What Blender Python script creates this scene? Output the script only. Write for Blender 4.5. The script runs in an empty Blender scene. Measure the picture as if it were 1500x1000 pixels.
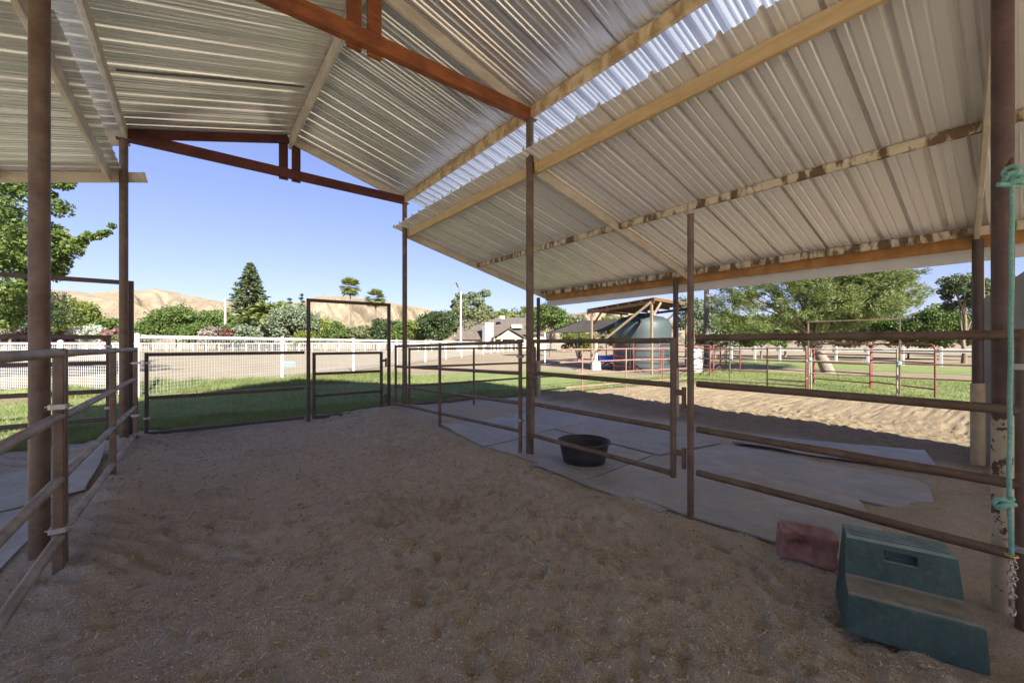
import bpy, math, random
import numpy as np
from mathutils import Vector, Matrix, noise as mnoise
random.seed(7); RNG = np.random.default_rng(11)
S = bpy.context.scene; COL = S.collection
# ------------------------------------------------------------------ camera frame (world: +Y along the pen, +X across it)
F, HY, CH = 590.0, 503.0, 1.48
TH = math.atan(465/590); CT, ST = math.cos(TH), math.sin(TH)
def W(px, d, z=0.0):
    r = (px-750)/F*d
    return Vector((r*CT+d*ST, -r*ST+d*CT, z))
def WZ(px, py, d):
    return W(px, d, CH+(HY-py)*d/F)
def GP(px, py, z=0.0):
    return W(px, F*(CH-z)/(py-HY), z)
# ------------------------------------------------------------------ noise and terrain
def _h(ix, iy, s):
    n = (ix.astype(np.int64)*374761393 + iy.astype(np.int64)*668265263 + s*982451653) & 0xffffffff
    n = ((n ^ (n >> 13))*1274126177) & 0xffffffff
    n = (n ^ (n >> 16)) & 0xffffffff
    return n/4294967295.0
def vn(x, y, s=0):
    x = np.asarray(x, float); y = np.asarray(y, float)
    ix = np.floor(x); iy = np.floor(y); fx = x-ix; fy = y-iy
    fx = fx*fx*fx*(fx*(fx*6-15)+10); fy = fy*fy*fy*(fy*(fy*6-15)+10)
    a = _h(ix, iy, s); b = _h(ix+1, iy, s); c = _h(ix, iy+1, s); d = _h(ix+1, iy+1, s)
    return (a*(1-fx)+b*fx)*(1-fy)+(c*(1-fx)+d*fx)*fy - .5
def sst(a, b, x):
    t = np.clip((np.asarray(x, float)-a)/(b-a), 0, 1); return t*t*(3-2*t)
def gauss(x, y, cx, cy, rx, ry): return np.exp(-((x-cx)/rx)**2-((y-cy)/ry)**2)
_hr = np.random.default_rng(5); HX0, HY0, HS = -1.6, -.2, .015; HM = np.zeros((int(9.4/HS), int(16.2/HS)))
def _prints(n, x0, x1, y0, y1):
    for _ in range(n):
        cx = _hr.uniform(x0, x1); cy = _hr.uniform(y0, y1); a = _hr.uniform(0, 6.28); r1 = _hr.uniform(.035, .075); r2 = r1*_hr.uniform(.7, 1); dp = _hr.uniform(.010, .032)
        i0 = int((cx-HX0-.2)/HS); j0 = int((cy-HY0-.2)/HS); k = int(.4/HS)
        if i0 < 0 or j0 < 0 or i0+k >= HM.shape[1] or j0+k >= HM.shape[0]: continue
        gx, gy = np.meshgrid((np.arange(k)+i0)*HS+HX0-cx, (np.arange(k)+j0)*HS+HY0-cy)
        u = (gx*math.cos(a)+gy*math.sin(a))/r1; v = (-gx*math.sin(a)+gy*math.cos(a))/r2; q = np.sqrt(u*u+v*v)*(1+.35*vn(gx/.05+cx*9, gy/.05, 3))
        HM[j0:j0+k, i0:i0+k] += dp*(-np.exp(-q**3.2)+.55*np.exp(-((q-1.35)/.3)**2)*(.6+vn(gx/.06+cx, gy/.06, 4)))
_prints(520, -.6, 3.2, .3, 8.1); _prints(420, 1.0, 3.1, .4, 3.6); _prints(700, 7.0, 14.3, .1, 8.2); _prints(120, -.5, 2.5, 2, 5)
def hoof(x, y):
    fx = (x-HX0)/HS; fy = (y-HY0)/HS; ok = (fx > 0) & (fy > 0) & (fx < HM.shape[1]-2) & (fy < HM.shape[0]-2)
    fx = np.where(ok, fx, 1); fy = np.where(ok, fy, 1); i = fx.astype(int); j = fy.astype(int); a = fx-i; b = fy-j
    return np.where(ok, (HM[j, i]*(1-a)+HM[j, i+1]*a)*(1-b)+(HM[j+1, i]*(1-a)+HM[j+1, i+1]*a)*b, 0)
def drift(x, y):
    b = .75*np.exp(-((x-3.22)/.13)**2)*sst(3.3, 2.4, y) + .50*sst(1.1, .35, y)*sst(3.3, 4.6, x) + .38*np.exp(-((x-6.1)/.16)**2) + .36*np.exp(-((y-6.5)/.15)**2)+.22*np.exp(-((x-4.85)/.15)**2)
    return .075*sst(.30, .95, b+.55*vn(x/.55, y/.55, 70)+.30*vn(x/.16, y/.16, 71))*sst(2.9, 3.2, x)*sst(8.3, 7.6, x)*sst(.0, .4, y)*sst(7.0, 6.5, y)
def terrain(x, y, dr=True):
    x = np.asarray(x, float); y = np.asarray(y, float)
    near = sst(26, 12, x)*sst(-9, -4, x)*sst(24, 14, y)*sst(-8, -3, y)
    mats = np.maximum(sst(3.02, 3.22, x)*sst(7.9, 7.5, x)*sst(.2, .7, y)*sst(7.0, 6.6, y), sst(-.72, -.85, x)*sst(-3.2, -2.6, x)*sst(3.2, 3.5, y)*sst(7.3, 7.0, y))
    pen = sst(-.9, -.5, x)*sst(3.4, 3.0, x)*sst(8.6, 8.2, y)
    sand = sst(6.8, 7.6, x)*sst(14.6, 14.0, x)*sst(8.4, 8.0, y)
    rough = np.clip(pen+sand*.9+.25, 0, 1)*(1-mats*.92)
    h = .045*vn(x/1.7, y/1.7, 1)*near
    h = h + (.038*vn(x/.55+3, y/.55, 2) + .034*vn(x/.26, y/.26, 3) + .034*vn(x/.115, y/.115, 4)+.030*vn(x/.055, y/.055, 5))*near*rough
    h = h + (hoof(x, y) + (.020*(x < 4)+.010)*np.sin((x*.75+y*.66)*6.28/.19+5*vn(x/.9, y/.9, 12))*sst(-.05, .3, vn(x/1.3, y/1.3, 13))*near)*(1-mats)          # hoof pocks
    h = h + .16*gauss(x, y, 3.6, 8.1, 1.0, .7) + .15*gauss(x, y, -.75, 7.0, .38, 2.0) + .10*gauss(x, y, 2.7, 6.6, .8, 2.2)
    h = h + .07*gauss(x, y, -.75, 3.9, .3, .8) + .05*gauss(x, y, 2.95, 2.6, .2, 1.4)
    h = h + (.16*gauss(x, y, 8.2, 7.2, .8, 1.2)+.12*gauss(x, y, 8.4, 4.6, .8, 1.3)+.08*gauss(x, y, 9.0, 2.2, .7, 1.2))*(1+.8*vn(x/.6, y/.6, 6))
    h = h + .20*np.exp(-((y-16.4-.25*vn(x/2, y*0, 9))/.55)**2)*sst(-8, -5, x)*sst(8.5, 5.5, x)*(1+.8*vn(x/1.1, y/1.1, 7))
    h = h - .03*pen + .09*gauss(x, y, -.5, 5.4, .22, 2.6)*(1+1.2*vn(x/.4, y/.4, 14)) + .04*gauss(x, y, 2.9, 3.6, .3, 2.0)*(1+1.5*vn(x/.4, y/.4, 15))
    if dr: h = h + drift(x, y)
    return h
def tz(x, y): return float(terrain(np.array([x]), np.array([y]))[0])
# ------------------------------------------------------------------ mesh helpers
def raw_mesh(name, V, faces, smooth=False):
    me = bpy.data.meshes.new(name)
    if isinstance(faces, np.ndarray):
        n, k = faces.shape
        me.vertices.add(len(V)); me.vertices.foreach_set('co', np.asarray(V, np.float32).ravel())
        me.loops.add(n*k); me.loops.foreach_set('vertex_index', faces.astype(np.int32).ravel())
        me.polygons.add(n); me.polygons.foreach_set('loop_start', np.arange(0, n*k, k, dtype=np.int32))
        me.update(calc_edges=True)
        if smooth: me.polygons.foreach_set('use_smooth', np.ones(n, dtype=bool))
    else:
        me.from_pydata([tuple(v) for v in V], [], faces)
    return me
def link(name, me, mat, parent=None):
    o = bpy.data.objects.new(name, me); COL.objects.link(o)
    if mat is not None: me.materials.append(mat)
    if parent is not None: o.parent = parent
    return o
def wloc(o):
    p = Vector((0, 0, 0))
    while o is not None: p = p+o.location; o = o.parent
    return p
class MB:
    def __init__(s): s.v = []; s.f = []; s.sm = []
    def add(s, vs, fs, smooth=False):
        b = len(s.v); s.v += [Vector(v) for v in vs]
        for f in fs: s.f.append([b+i for i in f]); s.sm.append(smooth)
        return s
    def bar(s, p0, p1, w, h, up=(0, 0, 1), bev=.004, taper=1.0):
        """rectangular bar from p0 to p1: w across, h along up; long edges chamfered"""
        p0 = Vector(p0); p1 = Vector(p1); d = (p1-p0).normalized(); up = Vector(up)
        if abs(d.dot(up)) > .98: up = Vector((0, 1, 0))
        x = d.cross(up).normalized(); u = x.cross(d).normalized()
        b = min(bev, w*.3, h*.3); a = w/2; c = h/2
        pr = [(-a+b, -c), (a-b, -c), (a, -c+b), (a, c-b), (a-b, c), (-a+b, c), (-a, c-b), (-a, -c+b)]
        vs = [p0+x*i+u*j for i, j in pr]+[p1+x*i*taper+u*j*taper for i, j in pr]; n = 8
        fs = [[i, (i+1) % n, n+(i+1) % n, n+i] for i in range(n)]+[list(range(n))[::-1], list(range(n, 2*n))]
        return s.add(vs, fs)
    def box(s, c, size, bev=.004):
        c = Vector(c); return s.bar(c-Vector((0, 0, size[2]/2)), c+Vector((0, 0, size[2]/2)), size[0], size[1], up=(0, 1, 0), bev=bev)
    def tube(s, pts, r, n=10, caps=True):
        pts = [Vector(p) for p in pts]; m = len(pts)
        rs = r if isinstance(r, (list, tuple)) else [r]*m
        rings = []; prev = None
        for i, p in enumerate(pts):
            t = (pts[min(i+1, m-1)]-pts[max(i-1, 0)])
            t = t.normalized() if t.length > 1e-9 else Vector((0, 0, 1))
            if prev is None:
                a = Vector((0, 0, 1)) if abs(t.z) < .9 else Vector((1, 0, 0))
                u = t.cross(a).normalized()
            else:
                u = prev-t*prev.dot(t)
                u = u.normalized() if u.length > 1e-6 else t.orthogonal().normalized()
            prev = u; w = t.cross(u)
            rings.append([p+(u*math.cos(2*math.pi*k/n)+w*math.sin(2*math.pi*k/n))*rs[i] for k in range(n)])
        vs = [v for R in rings for v in R]
        fs = [[i*n+k, i*n+(k+1) % n, (i+1)*n+(k+1) % n, (i+1)*n+k] for i in range(m-1) for k in range(n)]
        s.add(vs, fs, True)
        if caps:
            s.add(rings[0], [list(range(n))[::-1]]); s.add(rings[-1], [list(range(n))])
        return s
    def lathe(s, c, prof, n=40):
        c = Vector(c); vs = []; m = len(prof)
        for r, z in prof:
            for k in range(n):
                a = 2*math.pi*k/n; vs.append(c+Vector((r*math.cos(a), r*math.sin(a), z)))
        s.add(vs, [[i*n+k, i*n+(k+1) % n, (i+1)*n+(k+1) % n, (i+1)*n+k] for i in range(m-1) for k in range(n)], True)
        s.add(vs[:n], [list(range(n))[::-1]]); s.add(vs[-n:], [list(range(n))])
        return s
    def torus(s, c, R, r, ax=(0, 0, 1), n=20, k=8, sx=1.0):
        ax = Vector(ax).normalized(); u = ax.orthogonal().normalized(); w = ax.cross(u)
        pts = [Vector(c)+u*math.cos(2*math.pi*i/n)*R*sx+w*math.sin(2*math.pi*i/n)*R for i in range(n+1)]
        return s.tube(pts, r, k, caps=False)
    def prism(s, poly, ext):
        """poly: list of 3-D points of one end face; ext: extrusion vector"""
        e = Vector(ext); a = [Vector(p) for p in poly]; n = len(a)
        s.add(a+[p+e for p in a], [list(range(n))[::-1], list(range(n, 2*n))]+[[i, (i+1) % n, n+(i+1) % n, n+i] for i in range(n)])
        return s
    def build(s, name, mat, parent=None):
        off = wloc(parent) if parent is not None else Vector((0, 0, 0))
        me = raw_mesh(name, [v-off for v in s.v], s.f)
        me.polygons.foreach_set('use_smooth', s.sm); me.update()
        return link(name, me, mat, parent)
def thing(name, label, cat, loc=(0, 0, 0), group=None):
    o = bpy.data.objects.new(name, None); COL.objects.link(o); o.location = loc; o.empty_display_size = .2
    return tag(o, label, cat, group)
def tag(o, label=None, cat=None, group=None, kind=None):
    if label: o['label'] = label
    if cat: o['category'] = cat
    if group: o['group'] = group
    if kind: o['kind'] = kind
    return o
# ------------------------------------------------------------------ materials
class NT:
    def __init__(s, name):
        s.m = bpy.data.materials.new(name); s.m.use_nodes = True; s.t = s.m.node_tree; s.t.nodes.clear()
        s.out = s.n('ShaderNodeOutputMaterial')
    def n(s, typ, **kw):
        x = s.t.nodes.new(typ)
        for k, v in kw.items(): setattr(x, k, v)
        return x
    def l(s, a, b): s.t.links.new(a, b)
    def coord(s, scale=(1, 1, 1)):
        tc = s.n('ShaderNodeTexCoord'); mp = s.n('ShaderNodeMapping'); mp.inputs['Scale'].default_value = scale
        s.l(tc.outputs['Object'], mp.inputs['Vector']); return mp.outputs['Vector']
    def noise(s, vec, scale, detail=4, rough=.55, dist=0.):
        x = s.n('ShaderNodeTexNoise'); x.inputs['Scale'].default_value = scale; x.inputs['Detail'].default_value = detail
        x.inputs['Roughness'].default_value = rough; x.inputs['Distortion'].default_value = dist
        if vec is not None: s.l(vec, x.inputs['Vector'])
        return x.outputs['Fac']
    def ramp(s, fac, stops):
        r = s.n('ShaderNodeValToRGB'); e = r.color_ramp.elements
        while len(e) < len(stops): e.new(.5)
        for i, (p, c) in enumerate(stops):
            e[i].position = p; e[i].color = (c[0], c[1], c[2], 1) if not isinstance(c, (int, float)) else (c, c, c, 1)
        s.l(fac, r.inputs['Fac']); return r.outputs['Color']
    def mix(s, fac, a, b, mode='MIX'):
        x = s.n('ShaderNodeMix', data_type='RGBA', blend_type=mode)
        for sock, v in ((x.inputs[0], fac), (x.inputs[6], a), (x.inputs[7], b)):
            if isinstance(v, (int, float)): sock.default_value = v
            elif isinstance(v, (tuple, list)): sock.default_value = (v[0], v[1], v[2], 1)
            else: s.l(v, sock)
        return x.outputs[2]
    def math(s, op, a, b=None, c=None):
        x = s.n('ShaderNodeMath', operation=op)
        for i, v in enumerate((a, b, c)):
            if v is None: continue
            if isinstance(v, (int, float)): x.inputs[i].default_value = v
            else: s.l(v, x.inputs[i])
        return x.outputs[0]
    def bump(s, h, strength=.5, dist=.01, prev=None):
        b = s.n('ShaderNodeBump'); b.inputs['Strength'].default_value = strength; b.inputs['Distance'].default_value = dist
        s.l(h, b.inputs['Height'])
        if prev is not None: s.l(prev, b.inputs['Normal'])
        return b.outputs['Normal']
    def principled(s, color, rough=.6, metal=0., normal=None, spec=.5):
        p = s.n('ShaderNodeBsdfPrincipled')
        for k, v in (('Base Color', color), ('Roughness', rough), ('Metallic', metal), ('Specular IOR Level', spec)):
            if isinstance(v, (int, float)): p.inputs[k].default_value = v
            elif isinstance(v, (tuple, list)): p.inputs[k].default_value = (v[0], v[1], v[2], 1)
            else: s.l(v, p.inputs[k])
        if normal is not None: s.l(normal, p.inputs['Normal'])
        s.l(p.outputs[0], s.out.inputs['Surface']); return p
    def geo(s, what): return s.n('ShaderNodeNewGeometry').outputs[what]
def m_simple(name, a, b, scale=6, rough=.6, metal=0., bump=.2, bscale=None, bdist=.003, stretch=(1, 1, 1), spec=.4):
    t = NT(name); v = t.coord(stretch); f = t.noise(v, scale, 6, .6)
    c = t.ramp(f, [(.3, a), (.7, b)]); nb = t.bump(t.noise(v, bscale or scale*6, 5, .6), bump, bdist)
    rr = t.math('MULTIPLY_ADD', t.noise(v, scale*2.1, 4), .3, rough-.15)
    t.principled(c, rr, metal, nb, spec); return t.m
def m_pipe(name, base, rust, dust, dustamt=.5, rough=.55):
    t = NT(name); v = t.coord(); f = t.noise(v, 9, 7, .65)
    c = t.ramp(f, [(.35, base), (.62, rust)])
    sp = t.ramp(t.noise(v, 55, 3, .6), [(.66, 0.), (.72, 1.)])
    c = t.mix(t.math('MULTIPLY', sp, .35), c, (.30, .16, .08))
    d = t.ramp(t.noise(v, 3.3, 6, .7), [(.42, 0.), (.75, 1.)])
    c = t.mix(t.math('MULTIPLY', d, dustamt), c, dust)
    t.principled(c, t.math('MULTIPLY_ADD', f, .35, rough-.17), .0, t.bump(t.noise(v, 90, 5, .6), .25, .002), .45); return t.m
def m_wood(name, a, b, stain=None, amt=.6, axis='Y', sscale=5., sharp=.08, ss=(1, 1.6, 1)):
    t = NT(name); st = {'X': (.12, 1, 1), 'Y': (1, .12, 1), 'Z': (1, 1, .12)}[axis]
    v = t.coord(st); v1 = t.coord()
    g = t.noise(v, 26, 8, .62, .6); c = t.ramp(g, [(.3, a), (.72, b)])
    kn = t.ramp(t.noise(v1, 7, 2, .5), [(.68, 0.), (.74, 1.)])
    c = t.mix(t.math('MULTIPLY', kn, .35), c, tuple(x*.35 for x in a))
    if stain:
        vs = t.coord(ss) if axis == 'Y' else t.coord()
        f = t.noise(vs, sscale, 4, .6, .3)
        c = t.mix(t.math('MULTIPLY', t.ramp(f, [(.5-sharp, 0.), (.5+sharp, 1.)]), amt), c, stain)
    t.principled(c, .72, 0., t.bump(t.noise(v, 60, 6, .6), .35, .004), .25); return t.m
def m_leaf(name, a, b, trans=.35, rough=.55, tint=None):
    t = NT(name); r = t.geo('Random Per Island'); v = t.coord()
    c = t.ramp(r, [(0., a), (1., b)])
    c = t.mix(t.math('MULTIPLY', t.ramp(t.noise(v, .55, 3), [(.4, 0.), (.65, 1.)]), .4), c, tint or tuple(x*1.25 for x in b))
    p = t.n('ShaderNodeBsdfPrincipled'); p.inputs['Roughness'].default_value = rough; p.inputs['Specular IOR Level'].default_value = .3
    t.l(c, p.inputs['Base Color']); tr = t.n('ShaderNodeBsdfTranslucent'); t.l(t.mix(.3, c, (.25, .32, .04)), tr.inputs['Color'])
    mx = t.n('ShaderNodeMixShader'); mx.inputs[0].default_value = trans
    t.l(p.outputs[0], mx.inputs[1]); t.l(tr.outputs[0], mx.inputs[2]); t.l(mx.outputs[0], t.out.inputs['Surface']); return t.m
def m_metal_sheet(name, a, b, metal=.85, rough=.36, axis=0, stain=None, spec=.5):
    """roof sheet: streaks that run down the slope (X), each sheet a slightly different tone"""
    t = NT(name); v = t.coord((.05, 2.2, .05)); v1 = t.coord()
    f = t.noise(v, 4, 3, .5); c = t.ramp(f, [(.28, a), (.72, b)])
    c = t.mix(.45, c, t.ramp(t.geo('Random Per Island'), [(0., tuple(x*.8 for x in a)), (1., b)]))
    if stain:
        s2 = t.ramp(t.noise(v1, 2.1, 8, .75, .5), [(.58, 0.), (.72, 1.)]); c = t.mix(t.math('MULTIPLY', s2, .5), c, stain)
    nb = t.bump(t.noise(t.coord((.5, 1.2, .5)), 2.2, 1, .4), .25, .02)
    t.principled(c, t.math('MULTIPLY_ADD', t.noise(v, 5, 2), .16, rough-.08), metal, nb, spec); return t.m
def m_ground():
    t = NT('ground_dirt'); v = t.coord(); sep = t.n('ShaderNodeSeparateXYZ'); t.l(v, sep.inputs[0])
    X, Y = sep.outputs[0], sep.outputs[1]
    w = t.math('MULTIPLY_ADD', t.noise(v, 1.1, 5), 1.4, -.7)
    def band(ax, e0, e1):  # 0 below e0, 1 above e1
        mr = t.n('ShaderNodeMapRange', interpolation_type='SMOOTHSTEP'); t.l(t.math('ADD', ax, w), mr.inputs[0])
        mr.inputs[1].default_value = e0; mr.inputs[2].default_value = e1; return mr.outputs[0]
    f1 = t.noise(v, 2.3, 8, .7); f2 = t.noise(v, 21, 6, .7); f3 = t.noise(v, 210, 3, .7)
    dirt = t.ramp(f1, [(.3, (.48, .42, .32)), (.7, (.62, .57, .46))])
    dirt = t.mix(.55, dirt, t.ramp(f2, [(.34, (.32, .25, .175)), (.64, (.73, .655, .535))]))
    f4 = t.noise(v, 85, 4, .65); dirt = t.mix(.28, dirt, t.ramp(f4, [(.38, (.26, .20, .14)), (.62, (.78, .71, .585))])); dirt = t.mix(.5, dirt, t.ramp(f3, [(.40, (.21, .16, .11)), (.62, (.85, .78, .66))]))
    wet = t.ramp(t.noise(v, .9, 7, .72, .6), [(.5, 0.), (.66, 1.)]); dirt = t.mix(t.math('MULTIPLY', wet, .45), dirt, (.28, .215, .14))
    sand = t.ramp(f1, [(.3, (.24, .18, .105)), (.7, (.32, .25, .155))])
    sand = t.mix(.4, sand, t.ramp(f2, [(.3, (.17, .125, .075)), (.7, (.36, .285, .18))]))
    sand = t.mix(.2, sand, t.ramp(f3, [(.33, (.2, .15, .1)), (.66, (.5, .42, .31))]))
    far = t.ramp(t.noise(v, .22, 7, .65), [(.35, (.24, .19, .125)), (.7, (.33, .27, .185))])
    c = t.mix(band(X, 6.7, 7.6), dirt, sand)
    c = t.mix(band(Y, 8.6, 9.4), c, far); c = t.mix(band(X, 14.4, 15.4), c, far)
    bounce_gnd = t.mix(.85, sand, (.74, .655, .52)); rv = t.n('ShaderNodeMath', operation='MULTIPLY'); t.l(Y, rv.inputs[0]); rv.inputs[1].default_value = -1; lf = t.n('ShaderNodeMath', operation='MULTIPLY'); t.l(X, lf.inputs[0]); lf.inputs[1].default_value = -1  # unseen ground behind and left, made pale to bounce light under the roofs
    c = t.mix(band(rv.outputs[0], .9, 1.8), c, bounce_gnd); c = t.mix(t.math('MULTIPLY', band(lf.outputs[0], 2.4, 3.1), t.math('SUBTRACT', 1., band(Y, 8.4, 9.0))), c, bounce_gnd)
    nb = t.bump(f2, .8, .03); nb = t.bump(f4, .8, .02, nb); nb = t.bump(f3, .9, .012, nb)
    t.principled(c, .95, 0., nb, .1); return t.m
def m_lawn():
    t = NT('lawn_turf'); v = t.coord(); f = t.noise(v, .7, 6, .7); g = t.noise(v, 30, 4, .7)
    c = t.ramp(f, [(.34, (.125, .18, .055)), (.5, (.175, .22, .07)), (.60, (.26, .25, .11)), (.72, (.37, .32, .18))])
    c = t.mix(.5, c, t.ramp(g, [(.35, (.10, .14, .045)), (.66, (.26, .30, .115))]))
    t.principled(c, .9, 0., t.bump(g, .8, .03), .15); return t.m
def m_mat():
    t = NT('rubber_mat'); v = t.coord()
    c = t.ramp(t.noise(v, 1.6, 7, .7), [(.3, (.195, .212, .22)), (.62, (.345, .362, .37)), (.78, (.40, .385, .35))])
    d = t.ramp(t.noise(v, 2.6, 9, .78), [(.46, 0.), (.60, 1.)])
    c = t.mix(t.math('MULTIPLY', d, .6), c, (.30, .235, .155))
    c = t.mix(t.math('MULTIPLY', t.ramp(t.noise(v, 160, 3, .7), [(.56, 0.), (.64, 1.)]), .5), c, (.44, .35, .24))
    t.principled(c, t.math('MULTIPLY_ADD', t.noise(v, 4, 5), .25, .45), 0., t.bump(t.noise(v, 70, 5), .3, .003), .3); return t.m
def m_hill():
    t = NT('dry_hills'); v = t.coord(); f = t.noise(v, .008, 9, .75, .6); g = t.noise(v, .045, 8, .75)
    c = t.ramp(f, [(.32, (.215, .165, .105)), (.5, (.29, .237, .165)), (.68, (.36, .305, .225))])
    c = t.mix(.5, c, t.ramp(g, [(.34, (.18, .135, .082)), (.64, (.37, .31, .225))]))
    w = t.ramp(t.noise(v, .011, 7, .7, .8), [(.63, 0.), (.70, 1.)]); c = t.mix(t.math('MULTIPLY', w, .5), c, (.46, .42, .35))
    t.principled(c, .95, 0., t.bump(g, .9, 5.), .05); return t.m
def m_bottom_paint(name, base, rust, split, paint):
    """pipe with chipped pale paint below a height (local Z)"""
    t = NT(name); v = t.coord(); sep = t.n('ShaderNodeSeparateXYZ'); t.l(v, sep.inputs[0])
    f = t.noise(v, 9, 7, .65); c = t.ramp(f, [(.35, base), (.62, rust)])
    c = t.mix(t.math('MULTIPLY', t.ramp(t.noise(v, 45, 3), [(.64, 0.), (.72, 1.)]), .3), c, (.3, .17, .1))
    zz = t.math('MULTIPLY_ADD', t.noise(v, 14, 5, .7), .16, t.math('ADD', sep.outputs[2], -.08))
    below = t.math('LESS_THAN', zz, split)
    chip = t.math('LESS_THAN', t.noise(v, 13, 6, .7), .60)
    pc = t.ramp(t.noise(v, 5, 6, .7), [(.35, paint), (.7, tuple(x*.72 for x in paint))])
    c = t.mix(t.math('MULTIPLY', below, chip), c, pc)
    t.principled(c, .55, 0., t.bump(t.noise(v, 70, 5), .25, .002), .4); return t.m
M = {}
M['ground'] = m_ground(); M['lawn'] = m_lawn(); M['mat'] = m_mat(); M['hill'] = m_hill()
M['arena'] = m_simple('arena_dirt', (.235, .195, .138), (.295, .25, .18), .5, .95, 0, .5, 18, .02, spec=.1)
M['pipe'] = m_pipe('brown_pipe', (.082, .050, .033), (.14, .085, .052), (.27, .225, .17), .4)
M['pipe_worn'] = m_pipe('worn_pipe', (.16, .115, .08), (.25, .195, .14), (.42, .38, .30), .75, .6)
M['pipe_dark'] = m_pipe('dark_pipe', (.045, .03, .026), (.085, .05, .04), (.15, .12, .1), .3)
M['pipe_red'] = m_pipe('red_pipe', (.17, .026, .024), (.13, .03, .026), (.30, .17, .14), .4)
M['pipe_pink'] = m_pipe('faded_pipe', (.25, .14, .11), (.21, .09, .07), (.38, .30, .25), .6)
M['post_paint'] = m_bottom_paint('painted_foot_post', (.075, .042, .035), (.12, .07, .055), 1.07, (.52, .44, .30))
M['sleeve'] = m_simple('yellowed_sleeve', (.30, .23, .13), (.40, .33, .21), 8, .6)
M['truss'] = m_wood('truss_wood', (.20, .062, .022), (.34, .115, .038), (.11, .035, .018), .5, 'X', 3.)
M['truss_shaded'] = m_wood('shaded_truss_wood', (.085, .026, .022), (.14, .045, .036), (.05, .018, .016), .5, 'X', 3.)  # truss wood again, darker and redder: the far truss's shade is in the colour
M['purlin'] = m_wood('purlin_wood', (.50, .37, .20), (.68, .55, .36), (.26, .15, .06), .75, 'Y', 5., .1)
M['purlin2'] = m_wood('clean_purlin_wood', (.50, .35, .17), (.66, .49, .27), (.38, .24, .11), .35, 'Y', 3., .2)
M['stained'] = m_wood('stained_purlin_wood', (.54, .45, .31), (.68, .59, .44), (.10, .052, .02), .9, 'Y', 9., .055, ss=(1., 1, .35))
M['pale'] = m_wood('pale_wood', (.50, .44, .35), (.66, .60, .50), (.40, .33, .24), .5, 'Y', 2.)
M['palex'] = m_wood('pale_rafter_wood', (.50, .44, .34), (.66, .59, .48), (.40, .32, .22), .5, 'X', 2.)
M['orange'] = m_wood('orange_wood', (.42, .20, .06), (.58, .31, .11), (.26, .12, .04), .5, 'Y', 3.)
M['galv'] = m_metal_sheet('galvanised_sheet', (.74, .735, .72), (.89, .885, .87), .75, .30)
M['beige'] = m_metal_sheet('beige_sheet', (.81, .785, .74), (.88, .86, .825), .3, .40, stain=(.62, .58, .50))
M['whitetrim'] = m_simple('white_trim', (.62, .61, .58), (.75, .74, .71), 3, .5)
M['white'] = m_simple('white_paint', (.50, .49, .47), (.58, .58, .56), 2, .5)
M['whitewire'] = m_simple('white_wire', (.46, .46, .44), (.54, .54, .52), 2, .5)
M['wire'] = m_simple('grey_wire', (.25, .25, .25), (.35, .35, .34), 2, .5)
M['steel'] = m_simple('zinc_band', (.34, .33, .31), (.5, .49, .46), 14, .45, .6)
M['rope'] = m_simple('teal_rope', (.14, .35, .285), (.27, .49, .41), 60, .85, 0, .8, 400, .004)
M['chain'] = m_simple('chain_steel', (.40, .38, .34), (.6, .57, .52), 40, .35, .9)
M['brass'] = m_simple('brass', (.55, .36, .10), (.66, .46, .16), 30, .35, .9)
M['rust'] = m_simple('rust_iron', (.14, .06, .03), (.24, .11, .06), 30, .8)
M['black_rubber'] = m_simple('black_rubber', (.022, .022, .023), (.06, .055, .05), 5, .6, 0, .3, 40)
M['salt'] = m_simple('red_mineral', (.19, .085, .075), (.34, .19, .17), 14, .5, 0, .5, 45, .006)
M['tank'] = m_simple('green_tank', (.034, .048, .052), (.055, .074, .078), 1.5, .55, stretch=(1, 1, .2))
M['blackpoly'] = m_simple('dark_hose', (.02, .02, .022), (.04, .04, .04), 5, .6)
M['cloth'] = m_simple('shade_cloth', (.05, .044, .038), (.075, .066, .056), 3, .95, spec=.05)
M['deck'] = m_wood('shade_roof_wood', (.10, .055, .028), (.17, .095, .05), (.14, .07, .03), .5, 'X', 2.)
M['postwood'] = m_wood('post_wood', (.17, .13, .085), (.26, .20, .135), None, 0, 'Z')
M['greywood'] = m_wood('grey_pole_wood', (.12, .10, .085), (.20, .17, .14), None, 0, 'Z')
M['blue'] = m_simple('blue_plastic', (.02, .07, .45), (.05, .14, .6), 3, .45)
M['skyblue'] = m_simple('pale_blue_plastic', (.10, .40, .68), (.18, .50, .75), 3, .5)
M['whiteplastic'] = m_simple('white_plastic', (.66, .66, .64), (.78, .78, .76), 3, .45)
M['roofing'] = m_simple('grey_shingle', (.085, .068, .058), (.12, .10, .085), 1.2, .9, 0, .6, 12, .02)
M['housewall'] = m_simple('tan_stucco', (.42, .34, .24), (.52, .43, .32), 2, .9)
M['glass'] = m_simple('window_glass', (.03, .035, .04), (.05, .06, .065), 2, .15)
M['bark'] = m_simple('bark', (.12, .09, .065), (.24, .19, .14), 4, .95, 0, .9, 18, .03, (1, 1, .3))
M['palebark'] = m_simple('pale_bark', (.36, .30, .23), (.54, .47, .38), 4, .95, 0, .9, 16, .03, (1, 1, .35))
M['logbark'] = m_simple('grey_bark', (.16, .13, .10), (.27, .23, .18), 4, .95, 0, .9, 16, .03, (1, 1, .35))
M['sheetgrey'] = m_simple('grey_sheet_wall', (.15, .165, .175), (.22, .235, .24), 2, .6, .2)
M['straw'] = m_leaf('straw_bits', (.55, .43, .27), (.92, .83, .64), .1, .8)
M['clod'] = m_simple('dirt_clod', (.26, .19, .12), (.42, .33, .22), 30, .95, 0, .4, 90)
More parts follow.
